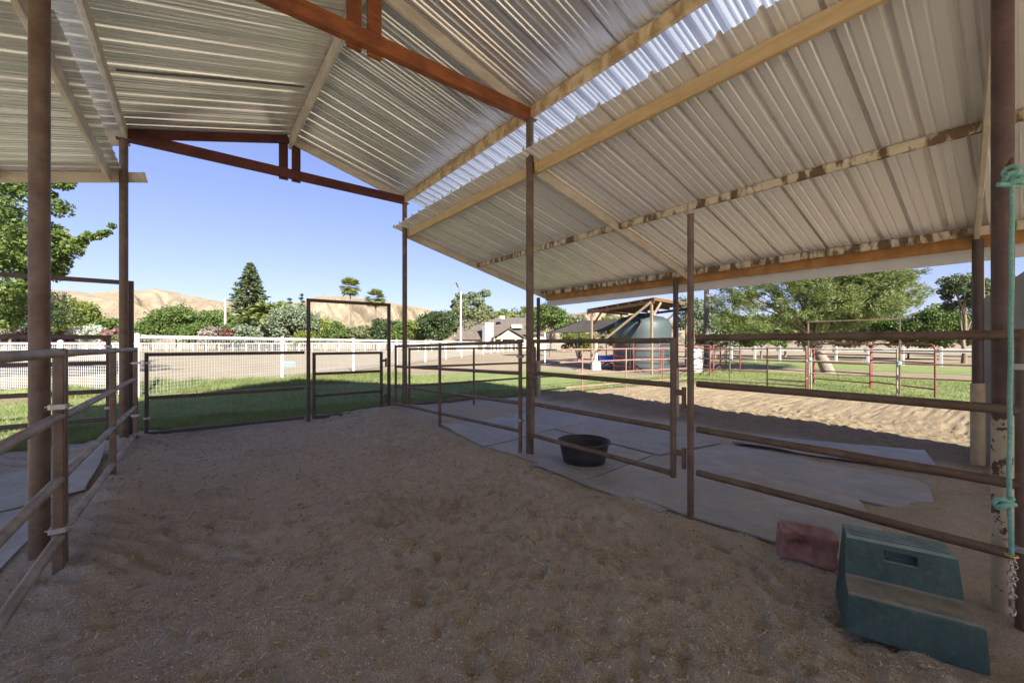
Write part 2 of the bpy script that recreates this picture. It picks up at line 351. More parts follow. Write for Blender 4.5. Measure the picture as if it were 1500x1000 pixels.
def m_lit_overhang():  # metal overhang made translucent and bluish, in place of sunlight bounced from below
    t = NT('lit_overhang_sheet'); v = t.coord((.2, 2, .2)); c = t.ramp(t.noise(v, 3, 4), [(.3, (.50, .545, .62)), (.7, (.62, .66, .72))])
    p = t.n('ShaderNodeBsdfPrincipled'); p.inputs['Roughness'].default_value = .35; t.l(c, p.inputs['Base Color']); tr = t.n('ShaderNodeBsdfTranslucent'); t.l(c, tr.inputs['Color'])
    mx = t.n('ShaderNodeMixShader'); mx.inputs[0].default_value = .32; t.l(p.outputs[0], mx.inputs[1]); t.l(tr.outputs[0], mx.inputs[2]); t.l(mx.outputs[0], t.out.inputs['Surface']); return t.m
M['lit_overhang'] = m_lit_overhang()
def m_step():
    t = NT('green_step'); v = t.coord(); sep = t.n('ShaderNodeSeparateXYZ'); t.l(t.geo('Normal'), sep.inputs[0])
    c = t.ramp(t.noise(v, 5, 6, .7), [(.3, (.025, .062, .058)), (.7, (.055, .105, .098))])
    up = t.math('GREATER_THAN', sep.outputs[2], .6)
    pos = t.n('ShaderNodeSeparateXYZ'); t.l(v, pos.inputs[0])
    low = t.math('LESS_THAN', pos.outputs[2], .3)
    tread = t.mix(low, (.22, .30, .30), (.25, .225, .175))       # worn pale tops: dust on the lower tread
    dn = t.ramp(t.noise(v, 13, 8, .72), [(.35, .35), (.65, 1.)])
    c = t.mix(t.math('MULTIPLY', up, dn), c, tread)
    du = t.ramp(t.noise(v, 26, 9, .8), [(.5, 0.), (.72, 1.)]); c = t.mix(t.math('MULTIPLY', du, .6), c, (.16, .14, .10))
    t.principled(c, .6, 0., t.bump(t.noise(v, 60, 5, .7), .2, .002), .4); return t.m
M['step'] = m_step()
LEAF = dict(
 cotton=m_leaf('cottonwood_leaf', (.035, .068, .016), (.12, .165, .04), .3), mesq=m_leaf('mesquite_leaf', (.06, .09, .03), (.15, .18, .055), .35),
 dark=m_leaf('dark_leaf', (.024, .045, .018), (.055, .08, .03), .2), green=m_leaf('green_leaf', (.05, .09, .02), (.115, .165, .045), .3),
 yellow=m_leaf('yellow_green_leaf', (.10, .135, .028), (.20, .225, .055), .35), grey=m_leaf('grey_green_leaf', (.085, .12, .07), (.18, .215, .14), .2),
 olive=m_leaf('olive_leaf', (.08, .10, .045), (.16, .175, .085), .25), conifer=m_leaf('conifer_needle', (.04, .065, .028), (.095, .12, .05), .1),
 pink=m_leaf('pink_bloom', (.45, .045, .14), (.60, .10, .26), .3, tint=(.5, .06, .18)), dullpink=m_leaf('dull_pink_bloom', (.22, .09, .10), (.36, .19, .19), .3, tint=(.15, .14, .08)),
 white=m_leaf('white_bloom', (.30, .36, .22), (.74, .75, .70), .3, tint=(.6, .64, .5)), palm=m_leaf('palm_frond', (.11, .15, .04), (.25, .28, .09), .3),
 twig=m_leaf('bare_twigs', (.17, .14, .115), (.28, .24, .20), .1, tint=(.2, .17, .14)), grass=m_leaf('grass_blade', (.145, .205, .07), (.26, .295, .115), .4, tint=(.31, .29, .13)),
 purple=m_leaf('plum_leaf', (.08, .035, .03), (.17, .08, .06), .2, tint=(.12, .07, .05)))
# ------------------------------------------------------------------ world, sun, camera
K = Vector((.31, 1.6, -1.0))
EL = math.atan2(1, math.hypot(K.x, K.y))
w = bpy.data.worlds.new('World'); S.world = w; w.use_nodes = True; nt = w.node_tree
bg = nt.nodes['Background']; sky = nt.nodes.new('ShaderNodeTexSky'); sky.sky_type = 'NISHITA'; sky.sun_disc = False
sky.sun_elevation = EL; sky.sun_rotation = math.atan2(-K.x, -K.y); sky.air_density = 1.0; sky.dust_density = .5; sky.ozone_density = 3.0; sky.altitude = 200
tn = nt.nodes.new('ShaderNodeMix'); tn.data_type = 'RGBA'; tn.blend_type = 'MULTIPLY'; tn.inputs[0].default_value = 1; tn.inputs[7].default_value = (.76, .715, .98, 1); gm = nt.nodes.new('ShaderNodeGamma'); gm.inputs[1].default_value = .7
nt.links.new(sky.outputs[0], gm.inputs[0]); nt.links.new(gm.outputs[0], tn.inputs[6]); nt.links.new(tn.outputs[2], bg.inputs['Color']); bg.inputs['Strength'].default_value = .08
sl = bpy.data.lights.new('sun', 'SUN'); sl.energy = 3.8; sl.angle = math.radians(.5); sl.color = (1, .94, .83)
so = bpy.data.objects.new('sun', sl); COL.objects.link(so); so.rotation_euler = K.to_track_quat('-Z', 'Y').to_euler(); so.location = (-10, -30, 30)
cd = bpy.data.cameras.new('camera'); cd.sensor_width = 36; cd.lens = F/1500*36; cd.shift_y = .002; cd.clip_start = .05; cd.clip_end = 8000
co = bpy.data.objects.new('camera', cd); COL.objects.link(co); co.location = (0, 0, CH); co.rotation_euler = (math.pi/2, 0, -TH); S.camera = co
vs = S.view_settings; S.display_settings.display_device = 'sRGB'; vs.view_transform = 'Standard'; vs.look = 'None'; vs.exposure = 2.05; vs.gamma = 1; vs.use_curve_mapping = False
S.cycles.max_bounces = 10; S.cycles.diffuse_bounces = 8
# ------------------------------------------------------------------ ground
def axis(fine0, fine1, step, far0, far1):
    a = list(np.arange(fine0, fine1+1e-6, step)); s = step; x = a[-1]
    while x < far1: s *= 1.14; x += s; a.append(min(x, far1))
    s = step; x = a[0]; pre = []
    while x > far0: s *= 1.14; x -= s; pre.append(max(x, far0))
    return np.array(pre[::-1]+a)
def grid_obj(name, xs, ys, zf, mat, keep=None, lift=0., kind='structure'):
    Xg, Yg = np.meshgrid(xs, ys); V = np.stack([Xg, Yg, zf(Xg, Yg)+lift], -1).reshape(-1, 3)
    nx, ny = len(xs), len(ys); i = np.arange(nx*ny).reshape(ny, nx)
    fc = np.stack([i[:-1, :-1], i[:-1, 1:], i[1:, 1:], i[1:, :-1]], -1).reshape(-1, 4)
    if keep is not None:
        c = V[fc].mean(1); fc = fc[keep(c[:, 0], c[:, 1])]
        used = np.unique(fc); mp = np.full(len(V), -1); mp[used] = np.arange(len(used)); V = V[used]; fc = mp[fc]
    o = link(name, raw_mesh(name, V, fc, True), mat); return tag(o, kind=kind)
g = grid_obj('ground', axis(-1.6, 9.2, .022, -3000, 3000), axis(.2, 9.0, .022, -3000, 3000), terrain, M['ground'])
def lawn_mask(x, y):
    n = .35*vn(x/.5, y/.5, 21)+.5*vn(x/1.6, y/1.6, 22)
    a = (y > 8.62+n*.5) & (y < 16.9+n) & (x < 24) & (x > -16)
    a &= ~((x > 3.3) & (x < 6.5) & (y < 8.75+.3*n+.25*np.minimum(x-3.3, 1.2)))
    a &= ~((x > 15.2+n) & (y > 10.2+n))
    b = (x > 14.6+n*.8) & (x < 23.5+n*2) & (y <= 10.0) & (y > -9)
    c = (x > 28.5+n*2) & (x < 37) & (y > -9) & (y < 15)
    return a | b | c
grid_obj('lawn', np.arange(-16, 37.2, .11), np.arange(-9, 17.4, .11), terrain, M['lawn'], lawn_mask, .012)
ar = MB(); e = [W(-700, 16.5, 0), W(260, 11.4, 0)+Vector((0, .35, 0)), W(399, 15.8), W(518, 21.6), W(640, 35.5), W(729, 66), W(730, 79), W(-700, 79)]
ar.add([Vector((p.x, p.y, .02)) for p in e], [list(range(len(e)))]); tag(ar.build('riding_arena', M['arena']), kind='structure')
# grass blades, straw bits, clods
def quads(P, dx, dy):
    n = len(P); V = np.empty((n, 4, 3)); V[:, 0] = P-dx; V[:, 1] = P+dx; V[:, 2] = P+dx*.25+dy; V[:, 3] = P-dx*.25+dy
    return V.reshape(-1, 3), np.arange(n*4).reshape(n, 4)
def blades(n, x0, x1, y0, y1, hgt, wid):
    x = RNG.uniform(x0, x1, n); y = RNG.uniform(y0, y1, n); k = lawn_mask(x, y); x = x[k]; y = y[k]; m = len(x)
    P = np.stack([x, y, terrain(x, y)+.008], 1); a = RNG.uniform(0, 6.283, m); hh = hgt*RNG.uniform(.5, 1.25, m)*(.7+1.0*(vn(x/.4, y/.4, 31)+.5))
    dx = np.stack([np.cos(a), np.sin(a), 0*a], 1)*wid; b = RNG.uniform(0, 6.283, m); ln = RNG.uniform(.2, 1., m)*hh
    return quads(P, dx, np.stack([np.cos(b)*ln, np.sin(b)*ln, hh], 1))
parts = [blades(60000, -3, 8, 8.3, 10.2, .055, .004), blades(45000, -8, 9, 10.2, 16.9, .055, .006), blades(22000, -3, 7, 15.3, 16.9, .12, .007), blades(60000, 8, 23, -2, 10, .05, .007)]
V = np.concatenate([p[0] for p in parts]); off = np.cumsum([0]+[len(p[0]) for p in parts[:-1]])
Fc = np.concatenate([p[1]+o for p, o in zip(parts, off)])
tag(link('grass', raw_mesh('grass', V, Fc), LEAF['grass']), kind='stuff')
n = 70000
x = np.concatenate([RNG.uniform(-1.5, 3.4, n), RNG.uniform(3.2, 7, 3500)]); y = np.concatenate([RNG.uniform(.4, 1, n)**1*0+RNG.uniform(.2, 8.3, n), RNG.uniform(.3, 7, 3500)])
n = len(x); a = RNG.uniform(0, 6.283, n); L = RNG.uniform(.005, .018, n)*RNG.choice([1, 1, 1, 2.0], n); P = np.stack([x, y, terrain(x, y)+RNG.uniform(.002, .008, n)], 1)
P[:, 2] += np.where((x > 3.35), .02, 0)
dx = np.stack([-np.sin(a), np.cos(a), RNG.uniform(-.3, .3, n)], 1)*RNG.uniform(.0009, .0022, n)[:, None]
dy = np.stack([np.cos(a), np.sin(a), RNG.uniform(-.15, .45, n)], 1)*L[:, None]
tag(link('wood_shavings', raw_mesh('wood_shavings', *quads(P, dx, dy)), M['straw']), kind='stuff')
n = 4000; x = np.concatenate([RNG.uniform(-1.2, 3.3, n), RNG.uniform(7.2, 13.5, 2500)]); y = np.concatenate([RNG.uniform(.2, 8.3, n), RNG.uniform(.0, 8, 2500)]); n = len(x)
r = RNG.uniform(.003, .009, n)*RNG.choice([1, 1, 1, 1.9], n); oc = np.array([[1, 0, 0], [0, 1, 0], [-1, 0, 0], [0, -1, 0], [0, 0, .8], [0, 0, -.8]])
P = np.stack([x, y, terrain(x, y)+r*.3], 1); V = P[:, None]+oc[None]*r[:, None, None]*RNG.uniform(.6, 1.4, (n, 6, 3))
ft = np.array([[0, 1, 4], [1, 2, 4], [2, 3, 4], [3, 0, 4], [1, 0, 5], [2, 1, 5], [3, 2, 5], [0, 3, 5]])
tag(link('dirt_clods', raw_mesh('dirt_clods', V.reshape(-1, 3), (np.arange(n)[:, None, None]*6+ft[None]).reshape(-1, 3), True), M['clod']), kind='stuff')
# ------------------------------------------------------------------ hills
RT = np.array([(-900, 440), (-500, 432), (-200, 430), (0, 430), (70, 421), (130, 427), (200, 425), (228, 421), (270, 431), (330, 441), (400, 446), (440, 440), (470, 433), (510, 432), (560, 440), (600, 447), (640, 455), (700, 462), (760, 466), (860, 455), (900, 450), (940, 459), (1000, 470), (1060, 466), (1150, 478), (1300, 470), (1345, 455), (1400, 457), (1500, 470), (1700, 478), (2600, 480)], float)
def hills():
    az = np.linspace(-1.12, 1.12, 640); R = np.concatenate([np.linspace(520, 1500, 90), np.linspace(1520, 2500, 30)])
    A, Rg = np.meshgrid(az, R); px = 750+F*np.tan(A)
    ridge = np.maximum((HY-np.interp(px, RT[:, 0], RT[:, 1])), 2)/F*1500*np.cos(A)
    up = sst(560, 1500, Rg)**.8; dn = sst(2500, 1500, Rg)
    warp = 60*vn(A*14, Rg/260, 41)
    gul = np.abs(vn((A*1500+warp)/95, Rg/620, 42))*2; gul2 = np.abs(vn((A*1500+warp*.6+Rg*.25)/34, Rg/240, 43))*2
    amp = np.sin(np.pi*np.clip((Rg-540)/1000, 0, 1))
    z = ridge*np.where(Rg <= 1500, up, dn)*(1+.0*A) + amp*ridge*(.26*(gul-.5)+.20*(gul2-.5)+.25*vn(A*9, Rg/400, 44)+.10*vn(A*60+Rg/90, Rg/120, 47)) + 3.5*vn(A*110, Rg/50, 45)*(Rg > 600)
    cap = np.maximum(HY-np.interp(px, RT[:, 0], RT[:, 1]), 2)/F*np.cos(A)*Rg*(1+.03*vn(A*60, Rg*0, 46)); z = np.where(Rg < 1500, np.minimum(z, cap-2-8*(1-Rg/1500)), z)
    z = np.where(Rg < 560, -2, z)
    d = Rg*np.cos(A); r = Rg*np.sin(A)
    V = np.stack([r*CT+d*ST, -r*ST+d*CT, z], -1).reshape(-1, 3); ny, nx = A.shape; i = np.arange(nx*ny).reshape(ny, nx)
    fc = np.stack([i[:-1, :-1], i[:-1, 1:], i[1:, 1:], i[1:, :-1]], -1).reshape(-1, 4)
    tag(link('hills', raw_mesh('hills', V, fc, True), M['hill']), kind='structure')
hills()
# ------------------------------------------------------------------ horse shelter
Z0 = CH
shelter = thing('horse_shelter', 'open sided horse shelter with corrugated metal roofs on pipe posts', 'shelter', (1.35, 4.0, 0))
PROF2 = [(0, 0), (.016, .036), (.040, .036), (.056, 0), (.086, 0), (.096, .013), (.108, .013), (.118, 0), (.146, 0), (.156, .013), (.168, .013), (.178, 0)]
PROF = [(0, 0), (.020, .046), (.048, .046), (.068, 0), (.116, 0), (.126, .011), (.138, .011), (.148, 0), (.206, 0), (.216, .011), (.228, .011), (.238, 0)]
YB, YE = -8.5, 8.1
def roof_sheet(x0, z0, x1, z1, mat, yend=YE, flip=False, seed=0):
    """corrugated sheets (one island each, three ribs wide), ribs running from (x0,z0) to (x1,z1)"""
    big = mat.name == 'beige_sheet'; PR = PROF if big else PROF2; rs = random.Random(seed); per = .305 if big else .228; V = []; Fs = []; nseg = 7; y = yend
    while y > YB:
        ys = []
        for k in range(3):
            for (u, dz) in PR: ys.append((y-(k*per+u), dz))
        ys.append((y-3*per-.03, .002)); dzp = rs.uniform(-.0015, .0015); tl = rs.uniform(-.003, .003); b = len(V); n = len(ys)
        wob = [rs.uniform(-.0015, .0015) for _ in range(nseg+1)]
        for s in range(nseg+1):
            t = s/nseg; X = x0+(x1-x0)*t; Z = z0+(z1-z0)*t
            for i, (yy, dz) in enumerate(ys): V.append((X, yy, Z+dz+dzp+tl*t+wob[s]*math.sin(i*.5+s)))
        for s in range(nseg):
            for i in range(n-1): Fs.append([b+s*n+i, b+s*n+i+1, b+(s+1)*n+i+1, b+(s+1)*n+i])
        y -= 3*per
    off = wloc(shelter); me = raw_mesh('roof_sheet', [Vector(v)-off for v in V], Fs); o = link('roof_sheet', me, mat, shelter)
    if mat.name != 'lit_overhang_sheet': sd = o.modifiers.new('thickness', 'SOLIDIFY'); sd.thickness = .0012; sd.offset = 1
    return o
RX = 1.33; RZ = Z0+3.67; SL = .275
def mz(x): return RZ-SL*abs(x-RX)                     # main roof sheet
def rz(x): return Z0+2.39-.253*(x-3.53)               # lower right roof sheet
def lz(x): return Z0+2.455-.25*(-.9-x)                # lower left roof sheet
roof_sheet(RX+.01, mz(RX+.01), 3.52, mz(3.52), M['galv'], seed=1); ovh = roof_sheet(3.47, mz(3.47)+.006, 4.08, mz(4.08)+.006, M['lit_overhang'], seed=1); ovh.name = 'lit_overhang_strip'; tag(ovh, 'roof overhang along the eave, translucent to imitate bounced sunlight'); roof_sheet(RX-.01, mz(RX-.01), -1.42, mz(-1.42), M['galv'], seed=2)
roof_sheet(3.29, rz(3.29), 7.78, rz(7.78), M['beige'], 8.25, seed=3); roof_sheet(-.82, lz(-.82), -3.15, lz(-3.15), M['galv'], 8.1, seed=4)
rc = MB()
for s in (-1, 1): rc.bar((RX+s*.1, YB, RZ+.03), (RX+s*.1, YE, RZ+.03), .22, .003, up=(s*.26, 0, 1), bev=.001)
rc.build('ridge_cap', M['galv'], shelter)
def beam(name, mat, p0, p1, w, h, up=(0, 0, 1)): return MB().bar(p0, p1, w, h, up, .005).build(name, mat, shelter)
# purlins along the length: (x, bottom z, mat, y end)
def purlin(x, zb, h, mat, y1, w=.04, y0=YB, name='purlin'): return beam(name, mat, (x, y0, zb+h/2), (x, y1, zb+h/2), w, h)
purlin(RX, mz(RX)-.225, .20, M['pale'], 8.06, .045, name='ridge_beam')
purlin(3.45, mz(3.45)-.155, .145, M['purlin'], 8.04, .05); purlin(-.78, mz(-.78)-.155, .145, M['pale'], 8.04, .05)
purlin(3.54, rz(3.54)-.155, .14, M['purlin2'], 8.1, .05); purlin(5.35, rz(5.35)-.10, .092, M['stained'], 8.12, .05); purlin(7.40, rz(7.40)-.115, .105, M['stained'], 8.12, .05)
purlin(7.63, rz(7.63)-.17, .155, M['orange'], 8.16, .045, name='fascia_board'); purlin(7.80, rz(7.63)-.315, .29, M['whitetrim'], 8.28, .03, name='eave_trim')
purlin(-.95, lz(-.95)-.15, .14, M['pale'], 8.0, .045); purlin(-1.95, lz(-1.95)-.11, .10, M['pale'], 8.0, .045); purlin(-3.0, lz(-3.0)-.13, .12, M['pale'], 8.0, .045)
beam('fascia_board', M['pale'], (-.76, 8.06, Z0+2.985), (-1.45, 8.06, Z0+2.795), .035, .22)
beam('lap_seam', M['greywood'], (-.70, 6.37, mz(-.70)-.012), (1.22, 6.30, mz(1.22)-.012), .022, .012)
# trusses
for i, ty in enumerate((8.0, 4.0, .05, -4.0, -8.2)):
    TM = M['truss_shaded'] if i == 0 else M['truss']
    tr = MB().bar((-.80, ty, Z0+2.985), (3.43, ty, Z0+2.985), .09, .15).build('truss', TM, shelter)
    def sub(name, mat, p0, p1, ww, hh): MB().bar(p0, p1, ww, hh, (0, 0, 1), .004).build(name, mat, tr)
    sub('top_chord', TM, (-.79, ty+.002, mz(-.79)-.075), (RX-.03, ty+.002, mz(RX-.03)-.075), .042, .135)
    sub('top_chord', M['palex'], (3.43, ty+.002, mz(3.43)-.075), (RX+.03, ty+.002, mz(RX+.03)-.075), .042, .135)
    for s in (-1, 1):
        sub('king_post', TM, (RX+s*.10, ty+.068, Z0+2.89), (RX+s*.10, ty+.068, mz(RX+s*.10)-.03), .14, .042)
        k = MB()
        for zz in (2.94, 3.02): k.tube([(RX+s*.10, ty-.06, Z0+zz), (RX+s*.10, ty+.1, Z0+zz)], .008, 8)
        k.build('bolt', M['rust'], tr)
# rafters of the two lower roofs
for ty in (8.12, 4.02, .06, -4.0, -8.2):
    beam('rafter', M['palex'], (3.46, ty, rz(3.46)-.075), (7.60, ty+(.30 if ty == .06 else 0), rz(7.60)-.075), .042, .135)
    beam('rafter', M['palex'], (-.56 if ty > 8 else -.85, ty-.07, lz(-.62)-.065), (-3.05, ty-.07, lz(-3.05)-.075), .042, .14)
# posts
def post(x, y, top, r=.05, mat=None, bottom=None):
    zb = tz(x, y)-.1 if bottom is None else bottom
    return MB().tube([(x, y, zb), (x, y, top)], r, 20).build('post', mat or M['pipe'], shelter)
for py in (8.0, 4.0, .07, -4.0, -8.2):
    for px in (3.45, -.80):
        big = (px > 0 and py == .07)
        p = post(px+(.06 if big else 0), py, Z0+2.92+(.0), (.043 if big else .05), M['post_paint'] if big else M['pipe'])
        MB().box((px+(.06 if big else 0), py, Z0+2.925), (.16, .12, .008), .002).build('cap_plate', M['rust'], p)
        if px > 0:
            b = MB().box((px+(.06 if big else 0)+.06, py-.065, rz(3.53)-.08), (.05, .035, .12), .003); b.build('bracket', M['purlin2'], p)
        if big: BIGPOST = p
for py in (8.3, 4.25, .34, -4.0, -8.2):
    p = post(7.47, py, rz(7.47)-.13, .05, M['pipe_dark'])
    MB().tube([(7.47, py, tz(7.47, py)-.05), (7.47, py, .98), (7.47, py, 1.0)], [.064, .064, .055], 20).build('sleeve', M['sleeve'], p)
    post(-2.9, py, lz(-2.9)-.14, .05)
# hook on the big post
hk = MB(); hx = 3.51; hp = Vector((3.49, .005, 2.55))
hk.tube([hp+Vector((0, .02, 0)), hp+Vector((-.03, -.035, 0)), hp+Vector((-.035, -.05, -.02)), hp+Vector((-.035, -.05, -.07))], .007, 8)
# ------------------------------------------------------------------ corral panels and gates
def panel(label, p0, p1, zs0, zs1, posts, mat, r=.024, name='pipe_fence', cat='fence panel', group=None, pmat=None, clamps=(), square=False, ph=None, rsq=False):
    """posts: fractions along the panel; zs0/zs1: rail heights at its two ends"""
    p0 = Vector((p0[0], p0[1], 0)); p1 = Vector((p1[0], p1[1], 0)); d = (p1-p0).normalized()
    t = thing(name, label, cat, (p0+p1)/2, group); zs1 = zs1 or zs0
    for a, b in zip(zs0, zs1):
        A = p0+Vector((0, 0, a)); B = p1+Vector((0, 0, b)); k = 9
        if rsq: MB().bar(A, B, r*1.8, r*2.1, bev=.006).build('rail', mat, t)
        else:
            rnd = random.Random(a*100+p0.x); pts = [A.lerp(B, i/k)+Vector((0, 0, rnd.uniform(-.003, .003) if 0 < i < k else 0)) for i in range(k+1)]
            MB().tube(pts, r, 14).build('rail', mat, t)
    for q in posts:
        c = p0.lerp(p1, q); top = zs0[-1]+(zs1[-1]-zs0[-1])*q+.03
        if ph: top = ph
        zb = tz(c.x, c.y)-.06
        if square: MB().bar((c.x, c.y, zb), (c.x, c.y, top), .05, .05, up=d, bev=.006).build('post', pmat or mat, t)
        else: MB().tube([(c.x, c.y, zb), (c.x, c.y, top)], r*1.05, 14).build('post', pmat or mat, t)
    for q, z in clamps:
        c = p0.lerp(p1, q); n = Vector((-d.y, d.x, 0)); m = MB()
        m.bar(c+Vector((0, 0, z-.015)), c+Vector((0, 0, z+.015)), .085, .075, up=d, bev=.01)
        m.tube([c+n*.06+Vector((0, 0, z)), c-n*.06+Vector((0, 0, z))], .006, 8); m.build('clamp', M['steel'], t)
    return t
GP1 = 'brown pipe panels around the pen'
panel('worn four rail pipe panel nearest the camera on the left side of the pen', (-.66, -1.3), (-.66, 3.70), [.28, .64, 1.03, 1.42], None, (0, 1), M['pipe_worn'], .027, group=GP1, pmat=M['pipe'], clamps=((1, 1.09), (1, .33)), square=True)
panel('worn pipe panel on the left running from the thick post to the far pen corner', (-.665, 3.80), (-.665, 7.88), [.27, .63, 1.01, 1.415], [.19, .58, .98, 1.395], (0, .5, 1), M['pipe_worn'], .025, group=GP1, pmat=M['pipe'], clamps=((1, 1.2), (1, .45)), square=True)
panel('dark four rail pipe panel closing the far end of the left stall', (-.97, 8.12), (-5.1, 8.12), [.4, .8, 1.2, 1.57], None, (0, .5, 1), M['pipe_dark'], .028, group=GP1, clamps=((0, 1.44), (0, .56)), square=True, rsq=True)
panel('long dark three rail panel beside the lawn at the far end of the pen', (-.58, 8.36), (1.62, 8.36), [.09, .64, 1.31], None, (0,), M['pipe_dark'], .026, group=GP1, clamps=((0, 1.18), (0, .33)), square=True, rsq=True)
panel('four rail pipe panel between the far corner post and the middle roof post', (3.37, 8.28), (3.37, 4.10), [.20, .58, .99, 1.42], [.33, .695, 1.09, 1.50], (0, .47, 1), M['pipe'], .025, group=GP1, clamps=((1, .47), (1, 1.31)))
panel('four rail pipe panel closing the far end of the right stall next to the grass', (3.70, 8.33), (7.38, 8.33), [.15, .55, .96, 1.36], None, (0, .455, 1), M['pipe'], .024, group=GP1)
panel('four rail pipe panel at the right above the mounting step', (3.37, 1.72), (3.37, .0), [.38, .75, 1.135, 1.53], [.375, .745, 1.13, 1.525], (1,), M['pipe'], .027, group=GP1, clamps=((1, 1.36), (1, .42)))
# tall gate frame beside the left corner
def arch(label, a, b, h, mat, r=.03, group=None, zb=None):
    a = Vector((a[0], a[1], 0)); b = Vector((b[0], b[1], 0)); t = thing('gateway', label, 'gateway', (a+b)/2, group); d = (b-a).normalized()
    for c in (a, b): MB().bar((c.x, c.y, tz(c.x, c.y)-.08), (c.x, c.y, h-r), r*2, r*2, up=d, bev=.006).build('post', mat, t)
    MB().bar(a-d*r+Vector((0, 0, h)), b+d*r+Vector((0, 0, h)), r*2, r*2, bev=.006).build('top_bar', mat, t); return t
GA = 'tall pipe gate frames'
arch('tall brown gate frame whose top bar crosses the leafy tree on the left', (-.74, 8.19), (-4.6, 8.19), 2.375, M['pipe_dark'], group=GA)
arch('tall dark gate frame over the small pipe gate at the far end of the pen', (1.69, 8.36), (3.25, 8.36), 2.30, M['pipe_dark'], group=GA)
def gate(label, p0, p1, zs, mat, r, hinge_at, hinge_to, hz, group=None, rsq=False):
    p0 = Vector((p0[0], p0[1], 0)); p1 = Vector((p1[0], p1[1], 0)); d = (p1-p0).normalized(); t = thing('pipe_gate', label, 'gate', (p0+p1)/2, group)
    for z in zs:
        A = p0+Vector((0, 0, z)); B = p1+Vector((0, 0, z))
        if rsq: MB().bar(A, B, r*2, r*2, bev=.006).build('rail', mat, t)
        else: MB().tube([A, B], r, 14).build('rail', mat, t)
    for c in (p0, p1):
        if rsq: MB().bar(c+Vector((0, 0, zs[0]-r)), c+Vector((0, 0, zs[-1]+r)), r*2.1, r*2.1, up=d, bev=.006).build('upright', mat, t)
        else: MB().tube([c+Vector((0, 0, zs[0]-r*1.4)), c+Vector((0, 0, zs[-1]+r))], r*1.05, 14).build('upright', mat, t)
    h0 = Vector((hinge_at[0], hinge_at[1], 0)); h1 = Vector((hinge_to[0], hinge_to[1], 0))
    for z in hz:
        m = MB(); m.bar(h0+Vector((0, 0, z)), h1+Vector((0, 0, z)), .03, .05); m.tube([h1+Vector((0, 0, z-.13)), h1+Vector((0, 0, z+.05))], .019, 10); m.build('hinge', M['pipe'], t)
    return t
gate('small four rail pipe gate under the tall frame at the far end', (1.79, 8.37), (3.09, 8.37), [.07, .48, .90, 1.285], M['pipe_dark'], .025, (3.10, 8.37), (3.19, 8.37), (.35, 1.12), group='pipe gates of the pen', rsq=True)
gt = gate('wide brown pipe gate in front of the black feed tub', (3.35, 3.83), (3.35, 1.93), [.325, .72, 1.11, 1.507], M['pipe'], .025, (3.35, 1.92), (3.35, 1.83), (.52, 1.05), group='pipe gates of the pen')
lc = MB(); lc.torus((3.33, 3.84, .98), .07, .007, (1, .2, 0)); lc.torus((3.33, 3.86, 1.08), .04, .006, (.3, 1, 0)); lc.build('latch_chain', M['pipe_dark'], gt)
tp = thing('gate_post', 'tall slim brown pipe post at the hinge side of the wide gate', 'post', (3.35, 1.77, 0))
MB().tube([(3.35, 1.77, -.15), (3.35, 1.77, 2.58)], .027, 16).build('pole', M['pipe'], tp); MB().tube([(3.35, 1.77, 2.575), (3.35, 1.77, 2.59)], .029, 16).build('cap', M['rust'], tp)
# ------------------------------------------------------------------ rope and snap chain
kn = Vector((3.36, -.0, 2.37))
rp = thing('lead_rope', 'teal rope knotted to a rusty hook on the thick right hand post', 'rope', (3.37, .03, 1.5))
ROPE = WZ(1483, 262, 2.05); RB = WZ(1478, 742, 2.02)
top = ROPE; pts = [top.lerp(RB, i/22)+Vector((.0012*math.sin(i*.9), .0012*math.cos(i*1.3), 0)) for i in range(23)]
MB().tube(pts, [.0095]*23, 12).build('cord', M['rope'], rp)
k1 = MB(); c = top
k1.torus(c+Vector((0, 0, .005)), .028, .0125, (.6, .3, .5)); k1.torus(c+Vector((.004, -.006, -.028)), .024, .0125, (.2, .2, 1)); k1.torus(c+Vector((-.006, .004, .035)), .026, .011, (.9, -.3, .1))
sr = Vector((CT, -ST, 0)); k1.tube([c-sr*.072+Vector((0, 0, -.028)), c-sr*.03+Vector((0, 0, -.03)), c+sr*.03+Vector((0, 0, -.036)), c+sr*.065+Vector((0, 0, -.02))], .0115, 10); k1.build('knot', M['rope'], rp)
k2 = MB(); c = WZ(1475, 738, 2.02)
for (dx, dz, R, ax) in ((0, 0, .024, (.3, .2, 1)), (-.03, .006, .022, (1, .4, .3)), (.012, .012, .02, (.2, 1, .4)), (-.018, -.012, .022, (.5, .5, 1))): k2.torus(c+sr*dx+Vector((0, 0, dz)), R, .012, ax)
k2.build('knot', M['rope'], rp)
RB2 = WZ(1482, 815, 2.02); MB().tube([RB, RB.lerp(RB2, .5)+sr*.004, RB2], .0095, 12).build('cord', M['rope'], rp)
ch = MB(); c = RB2+Vector((0, 0, -.0))
for i in range(8): ch.torus(c+Vector((0, 0, -.028*i))+sr*.004*math.sin(i*2), .013, .0035, (1, 0, .2) if i % 2 else (0, 1, .2), 14, 6)
for i in range(5): ch.torus(c+sr*.014+Vector((0, 0, -.02-.03*i)), .011, .003, (1, .2, 0) if i % 2 else (.2, 1, .1), 14, 6)
ch.build('chain', M['chain'], rp)
sp = MB(); q = c+Vector((0, 0, -.25)); sp.tube([q+Vector((0, 0, .03)), q, q+sr*.018+Vector((0, 0, -.02)), q+sr*.014+Vector((0, 0, -.045)), q+sr*-.006+Vector((0, 0, -.04))], .006, 8); sp.tube([q+Vector((0, 0, .035)), q+Vector((0, 0, .0))], .011, 10); sp.build('snap', M['chain'], rp)
bt = MB(); bt.torus(RB2+Vector((0, 0, .005)), .018, .006, (0, 0, 1)); bt.build('brass_end', M['brass'], rp)
